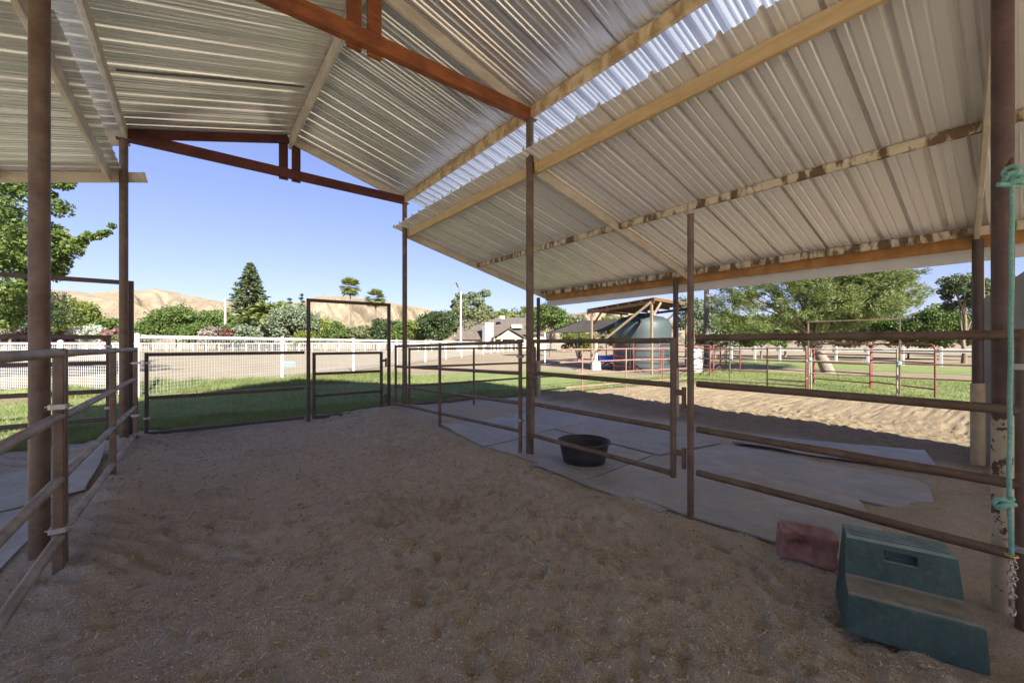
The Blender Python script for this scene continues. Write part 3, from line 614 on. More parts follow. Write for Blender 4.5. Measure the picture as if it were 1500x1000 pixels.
h2 = MB(); h2.tube([Vector((3.53, .02, top.z+.075)), top+Vector((.05, .02, .08)), top+Vector((0, 0, .105)), top+Vector((-.003, 0, .05)), top+Vector((0, 0, .0))], .007, 8)
h2.build('hook', M['rust'], BIGPOST)
# ------------------------------------------------------------------ rubber mats
def mat_obj(label, pts, thick=.018, lift=.006, cell=.06, curl=None, group='grey rubber stall mats'):
    """a rubber mat lying on the ground: quad pts (world xy), draped and slightly wavy"""
    p = [Vector((a, b, 0)) for a, b in pts]; nu = max(4, int((p[1]-p[0]).length/cell)); nv = max(4, int((p[3]-p[0]).length/cell))
    u, v = np.meshgrid(np.linspace(0, 1, nu+1), np.linspace(0, 1, nv+1))
    def co(k): return (p[0][k]*(1-u)+p[1][k]*u)*(1-v)+(p[3][k]*(1-u)+p[2][k]*u)*v
    X = co(0); Y = co(1); ed = np.minimum.reduce([u, 1-u, v, 1-v])
    X = X+.012*vn(Y/.9, X*0, 51); Y = Y+.012*vn(X/.9, Y*0, 52)
    h = terrain(X, Y, False)
    Z = h+lift+thick+.016*vn(X/.7, Y/.7, 53)+.006*vn(X/.25, Y/.25, 54)
    if curl: Z = Z+curl(X, Y, u, v)
    n = (nu+1)*(nv+1); top = np.stack([X, Y, Z], -1).reshape(-1, 3); bot = top-np.array([0, 0, thick]); i = np.arange(n).reshape(nv+1, nu+1)
    ft = np.stack([i[:-1, :-1], i[:-1, 1:], i[1:, 1:], i[1:, :-1]], -1).reshape(-1, 4); fb = ft[:, ::-1]+n
    ring = np.concatenate([i[0, :], i[1:, -1], i[-1, -2::-1], i[-2:0:-1, 0]]); r2 = np.roll(ring, -1)
    fs = np.stack([ring, ring+n, r2+n, r2], -1); c = top.mean(0); c[2] = 0
    o = link('rubber_mat', raw_mesh('rubber_mat', np.concatenate([top, bot])-c, np.concatenate([ft, fb, fs]), True), M['mat']); o.location = c
    o.modifiers.new('edges', 'EDGE_SPLIT').split_angle = math.radians(50)
    return tag(o, label, 'rubber mat', group)
mat_obj('grey rubber mat whose corner pokes out under the pen rail at the far end', [(3.36, 6.30), (4.90, 6.42), (4.95, 5.02), (3.22, 4.72)], lift=.008, curl=lambda X, Y, u, v: .03*sst(.12, 0, u)*sst(.5, 1, 1-v))
mat_obj('grey rubber mat at the back of the stall touching the sunlit sand', [(4.93, 6.55), (6.6, 6.55), (6.7, 5.0), (4.96, 5.0)], lift=.003)
mat_obj('large grey rubber mat lying under the black feed tub', [(3.24, 4.68), (4.82, 4.98), (4.74, 3.02), (3.30, 2.9)], lift=.002)
mat_obj('grey rubber mat in the middle of the stall behind the wide gate', [(4.85, 4.96), (6.25, 4.92), (6.10, 2.75), (4.78, 2.95)], lift=.014, curl=lambda X, Y, u, v: .035*sst(.3, 0, v)*sst(.45, .6, u)*sst(.9, .7, u))
mat_obj('grey rubber mat next to the tall slim gate post at the stall edge', [(3.27, 2.86), (4.72, 2.98), (4.85, .95), (3.45, .35)], lift=.010)
mat_obj('dusty grey rubber mat behind the green step, half covered with dirt', [(4.75, 2.9), (6.05, 2.70), (6.0, .62), (4.88, .42)], lift=.003)
mat_obj('narrow grey rubber mat with a lifted edge near the right eave post', [(6.12, 2.62), (6.92, 2.62), (7.72, .82), (6.48, .55)], lift=.012, curl=lambda X, Y, u, v: .045*sst(.12, 0, u)*(.6+.8*vn(v*5, v*0, 61)))
mat_obj('thin edge of an old grey mat half buried along the stall line by the tub', [(3.16, 3.62), (3.26, 3.58), (3.30, 1.95), (3.18, 1.95)], lift=.015, thick=.015)
GL = 'grey rubber mats of the left stall'
mat_obj('grey rubber mat with a raised corner in the left stall, farther from the camera', [(-2.5, 6.95), (-.84, 6.95), (-.80, 5.4), (-2.5, 5.4)], lift=.02, group=GL, curl=lambda X, Y, u, v: .10*sst(.75, 1, u)*sst(.5, 0, v))
mat_obj('grey rubber mat in the left stall beside the thick brown post', [(-2.5, 5.36), (-.90, 5.36), (-.98, 3.5), (-2.5, 3.5)], lift=.004, group=GL)
# ------------------------------------------------------------------ feed tub, salt block, mounting step
tb = thing('feed_tub', 'round black rubber feed tub on the grey mats behind the gate', 'feed tub', (3.78, 3.36, .035))
c = (3.78, 3.36, .035); bm_ = MB()
prof = [(.0, .012), (.20, .012), (.235, .02), (.262, .10), (.285, .18), (.305, .245), (.318, .252), (.322, .247), (.318, .236), (.303, .228), (.275, .10), (.255, .0), (.24, -.004), (.0, -.004)]
bm_.lathe(c, [(max(r, .001), z) for r, z in prof], 56); bm_.build('tub_shell', M['black_rubber'], tb)
rg = MB(); rg.torus((c[0], c[1], c[2]+.243), .316, .013, (0, 0, 1), 56, 10); rg.build('rim', M['black_rubber'], tb)
def blob(name, label, cat, c, size, rz, mat, dents, sub=26):
    """a block with rounded edges and licked hollows"""
    V = []; Fs = []
    axes = [(0, 1, 2, 1), (0, 1, 2, -1), (1, 2, 0, 1), (1, 2, 0, -1), (2, 0, 1, 1), (2, 0, 1, -1)]; key = {}
    def vert(p):
        k = tuple(round(x, 4) for x in p)
        if k not in key:
            key[k] = len(V); q = Vector(p); L = (abs(q.x)**9+abs(q.y)**9+abs(q.z)**9)**(1/9); q = q/L
            s = Vector((q.x*size[0]/2, q.y*size[1]/2, q.z*size[2]/2))
            for (dp, rr, dep) in dents:
                f = math.exp(-((s-Vector(dp)).length/rr)**2); s = s-q*f*dep
            s = s+q*(.012*mnoise.noise(s*9)+.006*mnoise.noise(s*24)+.002*mnoise.noise(s*70)); V.append(s)
        return key[k]
    for (a, b, n, sg) in axes:
        for i in range(sub):
            for j in range(sub):
                f = []
                for (di, dj) in ((0, 0), (1, 0), (1, 1), (0, 1)):
                    p = [0, 0, 0]; p[a] = -1+2*(i+di)/sub; p[b] = -1+2*(j+dj)/sub; p[n] = sg; f.append(vert(p))
                Fs.append(f if sg > 0 else f[::-1])
    me = raw_mesh(name, V, Fs); me.polygons.foreach_set('use_smooth', [True]*len(Fs)); o = link(name, me, mat); o.location = c; o.rotation_euler = rz
    return tag(o, label, cat)
blob('salt_block', 'red brown mineral salt block with licked hollows beside the green step', 'salt block', (3.24, .90, tz(3.2, .9)+.10), (.33, .19, .225), (.03, .04, math.radians(-66)), M['salt'], [((-.05, -.10, -.0), .085, .085), ((.07, -.10, -.02), .06, .06), ((-.04, .0, .11), .07, .02), ((.165, .0, 0), .05, .03)])
def mounting_step():
    o = Vector((2.655, .575, tz(2.75, .3)-.0)); w = Vector((.322, -.947, 0)); d = Vector((.947, .322, 0)); z = Vector((0, 0, 1))
    t = thing('mounting_step', 'two tread green plastic mounting step with a hand slot at lower right', 'step', o)
    # stations down the front profile: depth, height, left inset, right inset (the sides flare towards the ground)
    st = [(0, -.01, .0, .0), (.0, .19, .012, .012), (.012, .205, .014, .014), (.165, .215, .022, .036), (.178, .222, .022, .036), (.195, .412, .028, .052), (.208, .425, .03, .054), (.365, .43, .034, .06), (.372, .42, .034, .06), (.385, -.01, .0, .0)]
    Wd = .515; m = MB(); N = len(st)
    L = [o+d*a+z*b+w*l for a, b, l, r in st]; R = [o+d*a+z*b+w*(Wd-r) for a, b, l, r in st]
    slot0, slot1 = .165/.46, .30/.46
    for i in range(N-1):
        a0, a1, b1, b0 = L[i], L[i+1], R[i+1], R[i]
        if i == 4:      # upper riser with the hand slot cut through
            def Pq(u, v): return a0.lerp(b0, u).lerp(a1.lerp(b1, u), v)
            us = [0, slot0, slot1, 1]; vs_ = [0, .58, .84, 1]
            for p in range(3):
                for q in range(3):
                    if p == 1 and q == 1:
                        c4 = [Pq(us[1], vs_[1]), Pq(us[2], vs_[1]), Pq(us[2], vs_[2]), Pq(us[1], vs_[2])]; e4 = [x+d*.06-z*.004 for x in c4]
                        for k in range(4): m.add([c4[k], e4[k], e4[(k+1) % 4], c4[(k+1) % 4]], [[0, 1, 2, 3]])
                        m.add(e4, [[0, 1, 2, 3]]); continue
                    m.add([Pq(us[p], vs_[q]), Pq(us[p+1], vs_[q]), Pq(us[p+1], vs_[q+1]), Pq(us[p], vs_[q+1])], [[0, 1, 2, 3]])
            continue
        m.add([a0, b0, b1, a1], [[0, 1, 2, 3]])
    m.add(L, [list(range(N))]); m.add(R, [list(range(N))[::-1]]); m.add([L[0], R[0], R[-1], L[-1]], [[3, 2, 1, 0]])
    ob = m.build('step_body', M['step'], t)
    import bmesh
    bm = bmesh.new(); bm.from_mesh(ob.data); bmesh.ops.remove_doubles(bm, verts=bm.verts, dist=.0006); bmesh.ops.recalc_face_normals(bm, faces=bm.faces); bm.to_mesh(ob.data); bm.free()
    bv = ob.modifiers.new('bevel', 'BEVEL'); bv.width = .006; bv.segments = 3; bv.limit_method = 'ANGLE'; bv.angle_limit = math.radians(35)
    g_ = MB()
    for k in range(6):
        dd = .222+.022*k; a = o+d*dd+z*.4265+w*.05; b = o+d*dd+z*.4265+w*(Wd-.075); g_.bar(a, b, .010, .012, bev=.003)
    g_.build('tread_grip', M['step'], t)
    g2 = MB()
    for k in range(7):
        dd = .025+.02*k; zz = .2058+.0005*k; a = o+d*dd+z*zz+w*.035; b = o+d*dd+z*zz+w*(Wd-.05); g2.bar(a, b, .006, .006, bev=.002)
    g2.build('tread_grip', M['step'], t)
mounting_step()
# ------------------------------------------------------------------ white fences
def fence_run(t, pts, h, mat_post, cell, wr, wmat, rails, pw=.11, rail_h=.09, mesh_z=(.08, None), pcap=True, shared=()):
    mesh = MB(); N = len(pts)
    for i, p in enumerate(pts):
        if i in shared: continue
        zb = tz(p.x, p.y)-.05; m = MB().box((p.x, p.y, (zb+h+.05)/2), (pw, pw, h+.05-zb), .01)
        if pcap: m.add([Vector((p.x+a, p.y+b, h+.05)) for a, b in ((-pw*.6, -pw*.6), (pw*.6, -pw*.6), (pw*.6, pw*.6), (-pw*.6, pw*.6))]+[Vector((p.x, p.y, h+.09))], [[0, 1, 4], [1, 2, 4], [2, 3, 4], [3, 0, 4], [3, 2, 1, 0]])
        m.build('post', mat_post, t)
    for i in range(N-1):
        a, b = pts[i], pts[i+1]; L = (b-a).length
        for z in rails: MB().bar((a.x, a.y, z), (b.x, b.y, z), .045, rail_h, bev=.006).build('rail', mat_post, t)
        if cell:
            top = mesh_z[1] or h; nx = int(L/cell[0])
            for k in range(1, nx):
                c = a.lerp(b, k/nx); mesh.tube([(c.x, c.y, mesh_z[0]), (c.x, c.y, top)], wr, 4, False)
            z = mesh_z[0]
            while z < top-.01: mesh.tube([(a.x, a.y, z), (b.x, b.y, z)], wr, 4, False); z += cell[1]
    if cell: mesh.build('wire_mesh', wmat, t)
def rd(r, d): return Vector((r*CT+d*ST, -r*ST+d*CT, 0))
GW = 'white fences around the riding arena'
t = thing('arena_fence', 'white fence with fine wire mesh running away along the arena behind the gates', 'fence', W(399, 15.6), GW)
ds = [10.84+5.28*k for k in range(14)]
fence_run(t, [rd(-9.97+.146*(d-10.84)-.12*(d < 11), d) for d in ds], 1.68, M['white'], (.10, .10), .0024, M['whitewire'], [1.66], .10, .10)
t = thing('arena_fence', 'white lattice fence behind the left stall', 'fence', W(80, 11.6), GW)
fence_run(t, [rd(-10.09, 10.84), rd(-13.0, 11.6), rd(-16.0, 12.4), rd(-19.0, 13.2), rd(-22, 14)], 1.50, M['white'], (.085, .085), .0062, M['whitewire'], [1.48], .11, .06, (.1, 1.46), shared=(0,))
t = thing('arena_fence', 'long low white fence on the far side of the arena in front of the trees', 'fence', W(450, 79), GW)
fence_run(t, [rd(-112+2.6*k, 79) for k in range(48)], 1.55, M['white'], (.42, .40), .022, M['whitewire'], [1.5], .2, .12, (.1, 1.5), pcap=False)
t = thing('ranch_fence', 'low white ranch rail fence beyond the right hand corral', 'fence', W(1250, 31))
a = GP(1040, 527); b = GP(1440, 538)
fence_run(t, [a.lerp(b, k/9) for k in range(10)], 1.2, M['white'], None, 0, None, [1.0], .15, .26)
# ------------------------------------------------------------------ corral beyond the sand
GC = 'pipe panels of the sand turnout'
def cpanel(label, a, b, zs, posts, mat, pmat=None, r=.022, group=GC, clamps=(), name='pipe_fence', zs1=None): return panel(label, (a.x, a.y), (b.x, b.y), zs, zs1, posts, mat, r, name=name, group=group, pmat=pmat, clamps=clamps)
ZS = [.16, .54, .92, 1.30]
A0 = Vector((7.62, 8.42, 0)); A1 = GP(917, 567); A2 = GP(1010, 560)
cpanel('faded pink pipe panel from the eave post to the chunky middle post, before the tank', A0, A1, ZS, (.45, 1), M['pipe_pink'], M['pipe_pink'], clamps=((1, .9),))
cpanel('faded pipe panel in front of the dark green tank, right of the pink post', A1, A2, ZS, (.55, 1), M['pipe_pink'], M['pipe'])
B0 = A2; B1 = GP(1124, 568); B2 = GP(1181, 573)
cpanel('brown pipe panel between the gate posts and the white drum', B0, B1, ZS, (0, .55, 1), M['pipe'], M['pipe'])
cpanel('short brown pipe gate panel tied with pale rope at its right end', B1, B2, [.16, .30, .92, 1.32], (0, 1), M['pipe'], M['pipe_red'], clamps=((1, .95), (1, .4)))
C1 = GP(1318, 582)
a = GP(1184, 573); arch('thin rusty gate frame standing in front of the feathery tree', (a.x, a.y), (C1.x, C1.y), 2.15, M['pipe'], .02, group=GA)
cpanel('pale worn pipe panel hanging under the thin rusty frame', GP(1188, 572), GP(1314, 581), [.55, .93, 1.30], (0, 1), M['pipe_worn'], M['pipe_worn'])
cpanel('brown pipe panel on the far right, running behind the eave post', C1, GP(1500, 596), [.55, .93, 1.28], (0,), M['pipe'], M['pipe'])
def tie(label, c, n):
    t = MB()
    for k in range(n): t.torus(c+Vector((random.uniform(-.01, .01), random.uniform(-.01, .01), random.uniform(-.07, .07))), .045, .013, (random.uniform(-.4, .4), random.uniform(-.4, .4), 1), 14, 6)
    t.tube([c, c+Vector((.03, 0, -.15)), c+Vector((.02, .01, -.4))], .01, 6); tag(t.build('rope_tie', M['rope2']), label, 'rope', 'rope ties on the corral')
M['rope2'] = m_simple('faded_rope', (.22, .38, .33), (.42, .52, .46), 60, .9)
c = GP(1186, 573); c.z = .98; tie('pale teal rope wrapped round the double post left of the thin frame', c, 5)
c = GP(1317, 582); c.z = .92; tie('pale teal rope wound on the right post of the thin frame', c, 7)
# red panels with rounded corners further back
def red_panel(label, a, b, zs, ups, r=.026, group='red pipe corral panels', curve=True):
    a = Vector((a.x, a.y, 0)); b = Vector((b.x, b.y, 0)); d = (b-a).normalized(); t = thing('corral_fence', label, 'fence panel', (a+b)/2, group); h = zs[-1]
    k = .15 if curve else .01; z = Vector((0, 0, 1)); zb = .02
    pts = [a+z*zb, a+z*(h-k), a+d*k*.3+z*(h-k*.3), a+d*k+z*h, b-d*k+z*h, b-d*k*.3+z*(h-k*.3), b+z*(h-k), b+z*zb]
    MB().tube(pts, r, 10).build('frame', M['pipe_red'], t)
    for zz in zs[:-1]: MB().tube([a+z*zz, b+z*zz], r*.8, 10).build('rail', M['pipe_red'], t)
    for q in ups:
        c = a.lerp(b, q); MB().bar(c+z*zb, c+z*h, .07, .05, up=d, bev=.006).build('upright', M['pipe_red'], t)
    return t
red_panel('red corral panel behind the thin frame, left of its red middle bar', GP(1192, 562), GP(1275, 570), [.2, .5, .8, 1.1, 1.46], (0,))
red_panel('red corral panel with a rounded top corner beside the right eave post', GP(1276, 570), GP(1370, 584), [.25, .95, 1.2, 1.46], (0,))
red_panel('red corral panel standing before the left half of the tank', GP(873, 541), GP(928, 545), [.25, .5, .8, 1.1, 1.5], (.5,), curve=False)
red_panel('red corral panel standing before the right half of the tank', GP(930, 545), GP(966, 548), [.25, .5, .8, 1.1, 1.5], (), curve=False)
red_panel('red corral panel reaching from the tank to the pair of red posts', GP(968, 548), GP(1040, 552), [.25, .5, .8, 1.1, 1.4], (.6,), curve=False)
red_panel('red corral panel angled back right of the pair of red posts', GP(1045, 552), GP(1062, 535), [.25, .5, .8, 1.1, 1.4], (.5,), curve=False)
red_panel('red corral panel between the ranch fence and the brown gate panel', GP(1064, 536), GP(1084, 548), [.25, .5, .8, 1.1, 1.35], (), curve=False)
# ------------------------------------------------------------------ water tank and its shade roof
tk = thing('water_tank', 'big dark green plastic water tank under the wooden shade roof', 'water tank', W(941, 22.2))
c = W(941, 22.2); R = 1.5; pr = [(R, 0)]
for k in range(9):
    z0 = .1+k*.26; pr += [(R, z0)]
pr += [(R-.02, 2.55), (R-.12, 2.72), (R*.72, 2.92), (.5, 3.02), (.02, 3.04)]
MB().lathe(c, pr, 56).build('tank_body', M['tank'], tk); MB().lathe(c+Vector((-.3, -.2, 2.98)), [(.3, 0), (.3, .1), (.26, .13), (.02, .14)], 28).build('lid', M['blackpoly'], tk)
hz = MB(); q = WZ(936, 468, 20.9); hz.tube([WZ(935, 466, 21.6), WZ(939, 468, 20.8), WZ(938, 476, 20.62), WZ(930, 489, 20.6), WZ(923, 497, 20.7), WZ(922, 540, 20.75)], .05, 8); hz.build('hose', M['blackpoly'], tk)
sh = thing('shade_roof', 'small tilted wooden shade roof over the green water tank', 'shade shelter', W(935, 22))
ra, rb, rcn, rdn = WZ(860, 453, 23), WZ(958, 436, 19.2), WZ(1016, 446, 22.5), WZ(920, 459, 26.5)
fit = [ra, rb, rcn, rdn]; n_ = (rb-ra).cross(rdn-ra).normalized()
if n_.z < 0: n_ = -n_
for i in range(12):
    u0, u1 = i/12+.002, (i+1)/12-.002; a, b, c2, d2 = ra.lerp(rdn, u0), rb.lerp(rcn, u0), rb.lerp(rcn, u1), ra.lerp(rdn, u1)
    if i == 0: dk = MB()
    dk.prism([a, b, c2, d2], n_*.02)
dk.build('roof_deck', M['deck'], sh)
rf = MB()
for i in range(7): rf.bar(ra.lerp(rb, i/6)-n_*.07, rdn.lerp(rcn, i/6)-n_*.07, .04, .12)
rf.build('rafter', M['deck'], sh)
cs = MB()
for i in range(30): cs.tube([ra.lerp(rb, i/29)+n_*.035+(ra-rdn)*.02, rdn.lerp(rcn, i/29)+n_*.035], .014, 5)
cs.build('roof_sheet', M['galv'], sh)
for p, q in ((ra, rb), (rdn, rcn)):
    MB().bar(p-n_*.2, q-n_*.2, .05, .14).build('header_beam', M['deck'], sh)
for p in (ra.lerp(rb, .08), rb.lerp(ra, .03), rcn.lerp(rdn, .1), rdn.lerp(rcn, .1)):
    MB().bar((p.x, p.y, -.05), (p.x, p.y, p.z-.25), .10, .10, up=(0, 1, 0)).build('post', M['postwood'], sh)
for p0, p1 in ((WZ(954, 442, 19.2), WZ(886, 497, 20.4)), (WZ(968, 443, 19.5), WZ(957, 462, 19.3)), (WZ(881, 457, 22.6), WZ(870, 474, 23)), (WZ(990, 457, 22), WZ(976, 470, 22.3)), (WZ(909, 460, 26), WZ(914, 472, 26))):
    MB().bar(p0, p1, .05, .11).build('brace', M['postwood'], sh)
cn = thing('shade_sail', 'dark shade cloth canopy stretched left of the tank shelter', 'canopy', W(860, 27))
q = [WZ(798, 488, 29), WZ(846, 470, 31), WZ(925, 466, 26.5), WZ(888, 485, 24.5)]; nn = 14
V = []; 
for j in range(nn+1):
    for i in range(nn+1):
        u, v = i/nn, j/nn; p = q[0].lerp(q[3], u).lerp(q[1].lerp(q[2], u), v); p = p-Vector((0, 0, .35*math.sin(math.pi*u)*math.sin(math.pi*v)*1.0)); V.append(p)
sm = MB(); sm.add(V, [[j*(nn+1)+i, j*(nn+1)+i+1, (j+1)*(nn+1)+i+1, (j+1)*(nn+1)+i] for j in range(nn) for i in range(nn)], True)
o = sm.build('cloth', M['cloth'], cn); md = o.modifiers.new('thickness', 'SOLIDIFY'); md.thickness = .01
for p in (q[0], q[1], q[3]): MB().tube([(p.x, p.y, -.05), (p.x, p.y, p.z+.05)], .04, 8).build('pole', M['whitetrim'], cn)
# things lying around the tank
dr = thing('plastic_drum', 'white plastic drum standing right of the tank', 'drum', W(1017, 21))
c = W(1017, 21); MB().lathe(c, [(.36, 0), (.38, .04), (.39, .3), (.41, .34), (.39, .38), (.39, .75), (.41, .79), (.39, .83), (.38, 1.12), (.34, 1.2), (.1, 1.24)], 28).build('drum_body', M['whiteplastic'], dr)
MB().lathe(c+Vector((.1, 0, 1.23)), [(.05, 0), (.05, .05), (.02, .05)], 12).build('bung', M['whiteplastic'], dr)
bc = thing('blue_cart', 'bright blue plastic wheelbarrow left of the tank', 'wheelbarrow', W(887, 23))
c = W(887, 23)
MB().prism([c+rd(-.55, -.2)+Vector((0, 0, .75)), c+rd(.6, -.2)+Vector((0, 0, .85)), c+rd(.35, -.2)+Vector((0, 0, .4)), c+rd(-.3, -.2)+Vector((0, 0, .38))], rd(0, .6)).build('tray', M['blue'], bc)
MB().torus(c+rd(-.4, .1)+Vector((0, 0, .2)), .16, .045, rd(0, 1)).build('wheel', M['black_rubber'], bc)
for dd in (-.1, .3): MB().tube([c+rd(-.45, dd)+Vector((0, 0, .22)), c+rd(.2, dd)+Vector((0, 0, .38)), c+rd(.85, dd)+Vector((0, 0, .62))], .02, 8).build('handle', M['postwood'], bc)
MB().tube([c+rd(.3, -.05)+Vector((0, 0, .4)), c+rd(.35, -.05)], .02, 8).build('leg', M['pipe'], bc)
wp = thing('white_post', 'white post with a fat concrete foot left of the blue wheelbarrow', 'post', W(873, 22.6))
c = W(873, 22.6); MB().box(c+Vector((0, 0, .75)), (.12, .12, 1.5), .01).build('pole', M['white'], wp); MB().lathe(c, [(.28, -.05), (.27, .2), (.22, .5), (.1, .55)], 20).build('foot', M['whitetrim'], wp)
rs_ = random.Random(3)
for k, (px, py, L, lab) in enumerate(((896, 540, 1.6, 'long dry log lying nearest the grass left of the tank'), (905, 538, 1.2, 'short pale log crossing behind the long dry log'), (912, 541, 1.0, 'bent grey branch lying against the foot of the tank'))):
    c = GP(px, py); a = rs_.uniform(-.5, .5); d = rd(math.cos(a), math.sin(a)*.8); pts = [c+d*L*(i/6-.5)+Vector((0, 0, .08+.10*math.sin(i*1.1+k)*.6+.05*k)) for i in range(7)]
    tag(MB().tube(pts, [.08-.006*i for i in range(7)], 10).build('log', M['palebark']), lab, 'log', 'logs beside the tank')
cb = MB().box(GP(946, 542)+Vector((0, 0, .12)), (.42, .22, .24), .02)
for s in (-.1, .1): cb.box(GP(946, 542)+Vector((s, 0, .245)), (.14, .12, .02), .003)
tag(cb.build('concrete_block', M['whitetrim']), 'pale concrete block at the foot of the tank', 'block')
bb = thing('training_block', 'low pale blue and white block lying on the arena dirt', 'block', W(422, 26))
c = W(422, 26); MB().prism([c+rd(-.36, -.15)+Vector((0, 0, .02)), c+rd(.36, -.15)+Vector((0, 0, .02)), c+rd(.3, -.15)+Vector((0, 0, .24)), c+rd(-.3, -.15)+Vector((0, 0, .24))], rd(0, .4)).build('block_body', M['skyblue'], bb)
MB().prism([c+rd(-.3, -.17)+Vector((0, 0, .235)), c+rd(.3, -.17)+Vector((0, 0, .235)), c+rd(.26, -.17)+Vector((0, 0, .30)), c+rd(-.26, -.17)+Vector((0, 0, .30))], rd(0, .44)).build('block_top', M['whiteplastic'], bb)
# grey sheet wall right of the eave post
sw = MB(); a = Vector((7.58, .02, 0)); 
sw.prism([(7.66, .31, -.05), (7.72, -2.6, -.05), (7.72, -2.6, 2.45), (7.70, -.1, 2.42), (7.66, .31, 2.03)], (.03, 0, 0))
for k in range(9): sw.tube([(7.66+.02*(k+1)/9, .22-.29*k, 0), (7.66+.02*(k+1)/9, .22-.29*k, 2.0)], .012, 6)
tag(sw.build('sheet_wall', M['sheetgrey']), 'grey metal sheet wall with a sloping top beside the right eave post', 'wall')
# ------------------------------------------------------------------ poles far away
def pole(name, label, px, top, d, r, mat, arm=None, cat='pole'):
    b = W(px, d); h = CH+(HY-top)*d/F; t = thing(name, label, cat, b)
    MB().tube([(b.x, b.y, -.1), (b.x, b.y, h)], [r, r*.75], 12).build('shaft', mat, t)
    if arm == 'light':
        MB().bar(b+Vector((0, 0, h-.1)), b+rd(-.35, -.1)+Vector((0, 0, h+.9)), .16, .14).build('arm', M['greywood'], t); MB().bar(b+rd(-.3, -.1)+Vector((0, 0, h+.8)), b+rd(-.6, -.3)+Vector((0, 0, h+1.5)), .35, .3).build('floodlight', M['greywood'], t)
    if arm == 'cross':
        for k in (0, 1.0): MB().bar(b+rd(-1.2, 0)+Vector((0, 0, h-.5-k)), b+rd(1.2, 0)+Vector((0, 0, h-.5-k)), .12, .14).build('crossarm', mat, t)
    return t
pole('utility_pole', 'bare pale wooden pole left of the big conifer', 330, 437, 86, .28, M['palebark'])
pole('light_pole', 'tall white light pole with a floodlight in front of the house', 675, 428, 62, .17, M['white'], 'light', 'light pole')
pole('utility_pole', 'dark wooden pole beside the white drum right of the tank', 1035, 360, 24, .16, M['greywood'])
pole('utility_pole', 'distant thin power pole with crossarms before the hill', 487, 464, 210, .25, M['greywood'], 'cross')
pole('utility_pole', 'grey weathered pole seen between the eave post and the thick right post', 1439, 380, 13, .06, M['greywood'])
# ------------------------------------------------------------------ house
def house():
    D = 92; s = D/F
    def Q(px, py, dd=0): return WZ(px, py, D+dd)
    t = thing('ranch_house', 'low tan ranch house with grey shingle roofs behind the light pole', 'house', W(725, D))
    a, b = W(668, D+2), W(800, D+2)
    MB().prism([a, b, b+rd(0, 9), a+rd(0, 9)], (0, 0, 2.9)).build('wall', M['housewall'], t)
    def roofp(px0, px1, pyr, pye, inset0, dep=11, off=0):
        e0, e1 = Q(px0, pye, off), Q(px1, pye, off); r0, r1 = WZ(px0+inset0, pyr, D+off+dep/2), WZ(px1, pyr, D+off+dep/2); f0, f1 = e0+rd(0, dep), e1+rd(0, dep)
        m = MB(); m.add([e0, e1, r1, r0, f1, f0], [[0, 1, 2, 3], [3, 2, 4, 5], [0, 3, 5], [1, 4, 2], [0, 5, 4, 1]]); return m.build('roof', M['roofing'], t)
    roofp(667, 726, 467.5, 497, 6); r2 = roofp(722, 800, 465, 490, 3, 12, 2)
    ch_ = MB().box(Q(714.5, 486, -.4)+Vector((0, 0, -.6)), (2.2, 1.3, 5.0), .05); cho = ch_.build('chimney', M['white'], t)
    MB().box(Q(714.5, 486, -.4)+Vector((0, 0, 2.0)), (2.4, 1.5, .2), .03).build('chimney_cap', M['whitetrim'], cho)
    # porch gable
    p0, pa, p1 = Q(719, 496.5, -5), Q(745, 481, -5), Q(772, 496.5, -5)
    m = MB(); tk_ = Vector((0, 0, .25)); m.prism([p0, pa, pa+tk_, p0+tk_], rd(0, 8)); m.prism([pa, p1, p1+tk_, pa+tk_], rd(0, 8)); m.build('porch_roof', M['roofing'], t)
    m = MB(); m.prism([p0+rd(1, .5), p1+rd(-1, .5), pa+rd(0, .5)-Vector((0, 0, .3))], rd(0, .3)); m.build('gable_wall', M['housewall'], t)
    for px in (724, 734.5, 755, 768):
        q = W(px, D-4.6); MB().box((q.x, q.y, 1.3), (.3, .3, 2.7), .02).build('porch_post', M['housewall'], t)
    for px in (740, 762):
        q = W(px, D+1.9); f_ = MB().bar(q+rd(-.9, 0)+Vector((0, 0, 1.6)), q+rd(.9, 0)+Vector((0, 0, 1.6)), .12, 1.5).build('window', M['white'], t)
        MB().bar(q+rd(-.78, -.05)+Vector((0, 0, 1.6)), q+rd(.78, -.05)+Vector((0, 0, 1.6)), .1, 1.26).build('pane', M['glass'], f_)
    dm = Q(757, 478, 4); MB().bar(dm+rd(-1.2, 0), dm+rd(1.2, 0), 2.5, .8).build('dormer', M['whitetrim'], t)
    v = Q(735, 464.5, 4); MB().box(v, (1.2, .8, .7), .05).build('roof_vent', M['whitetrim'], t)
house()
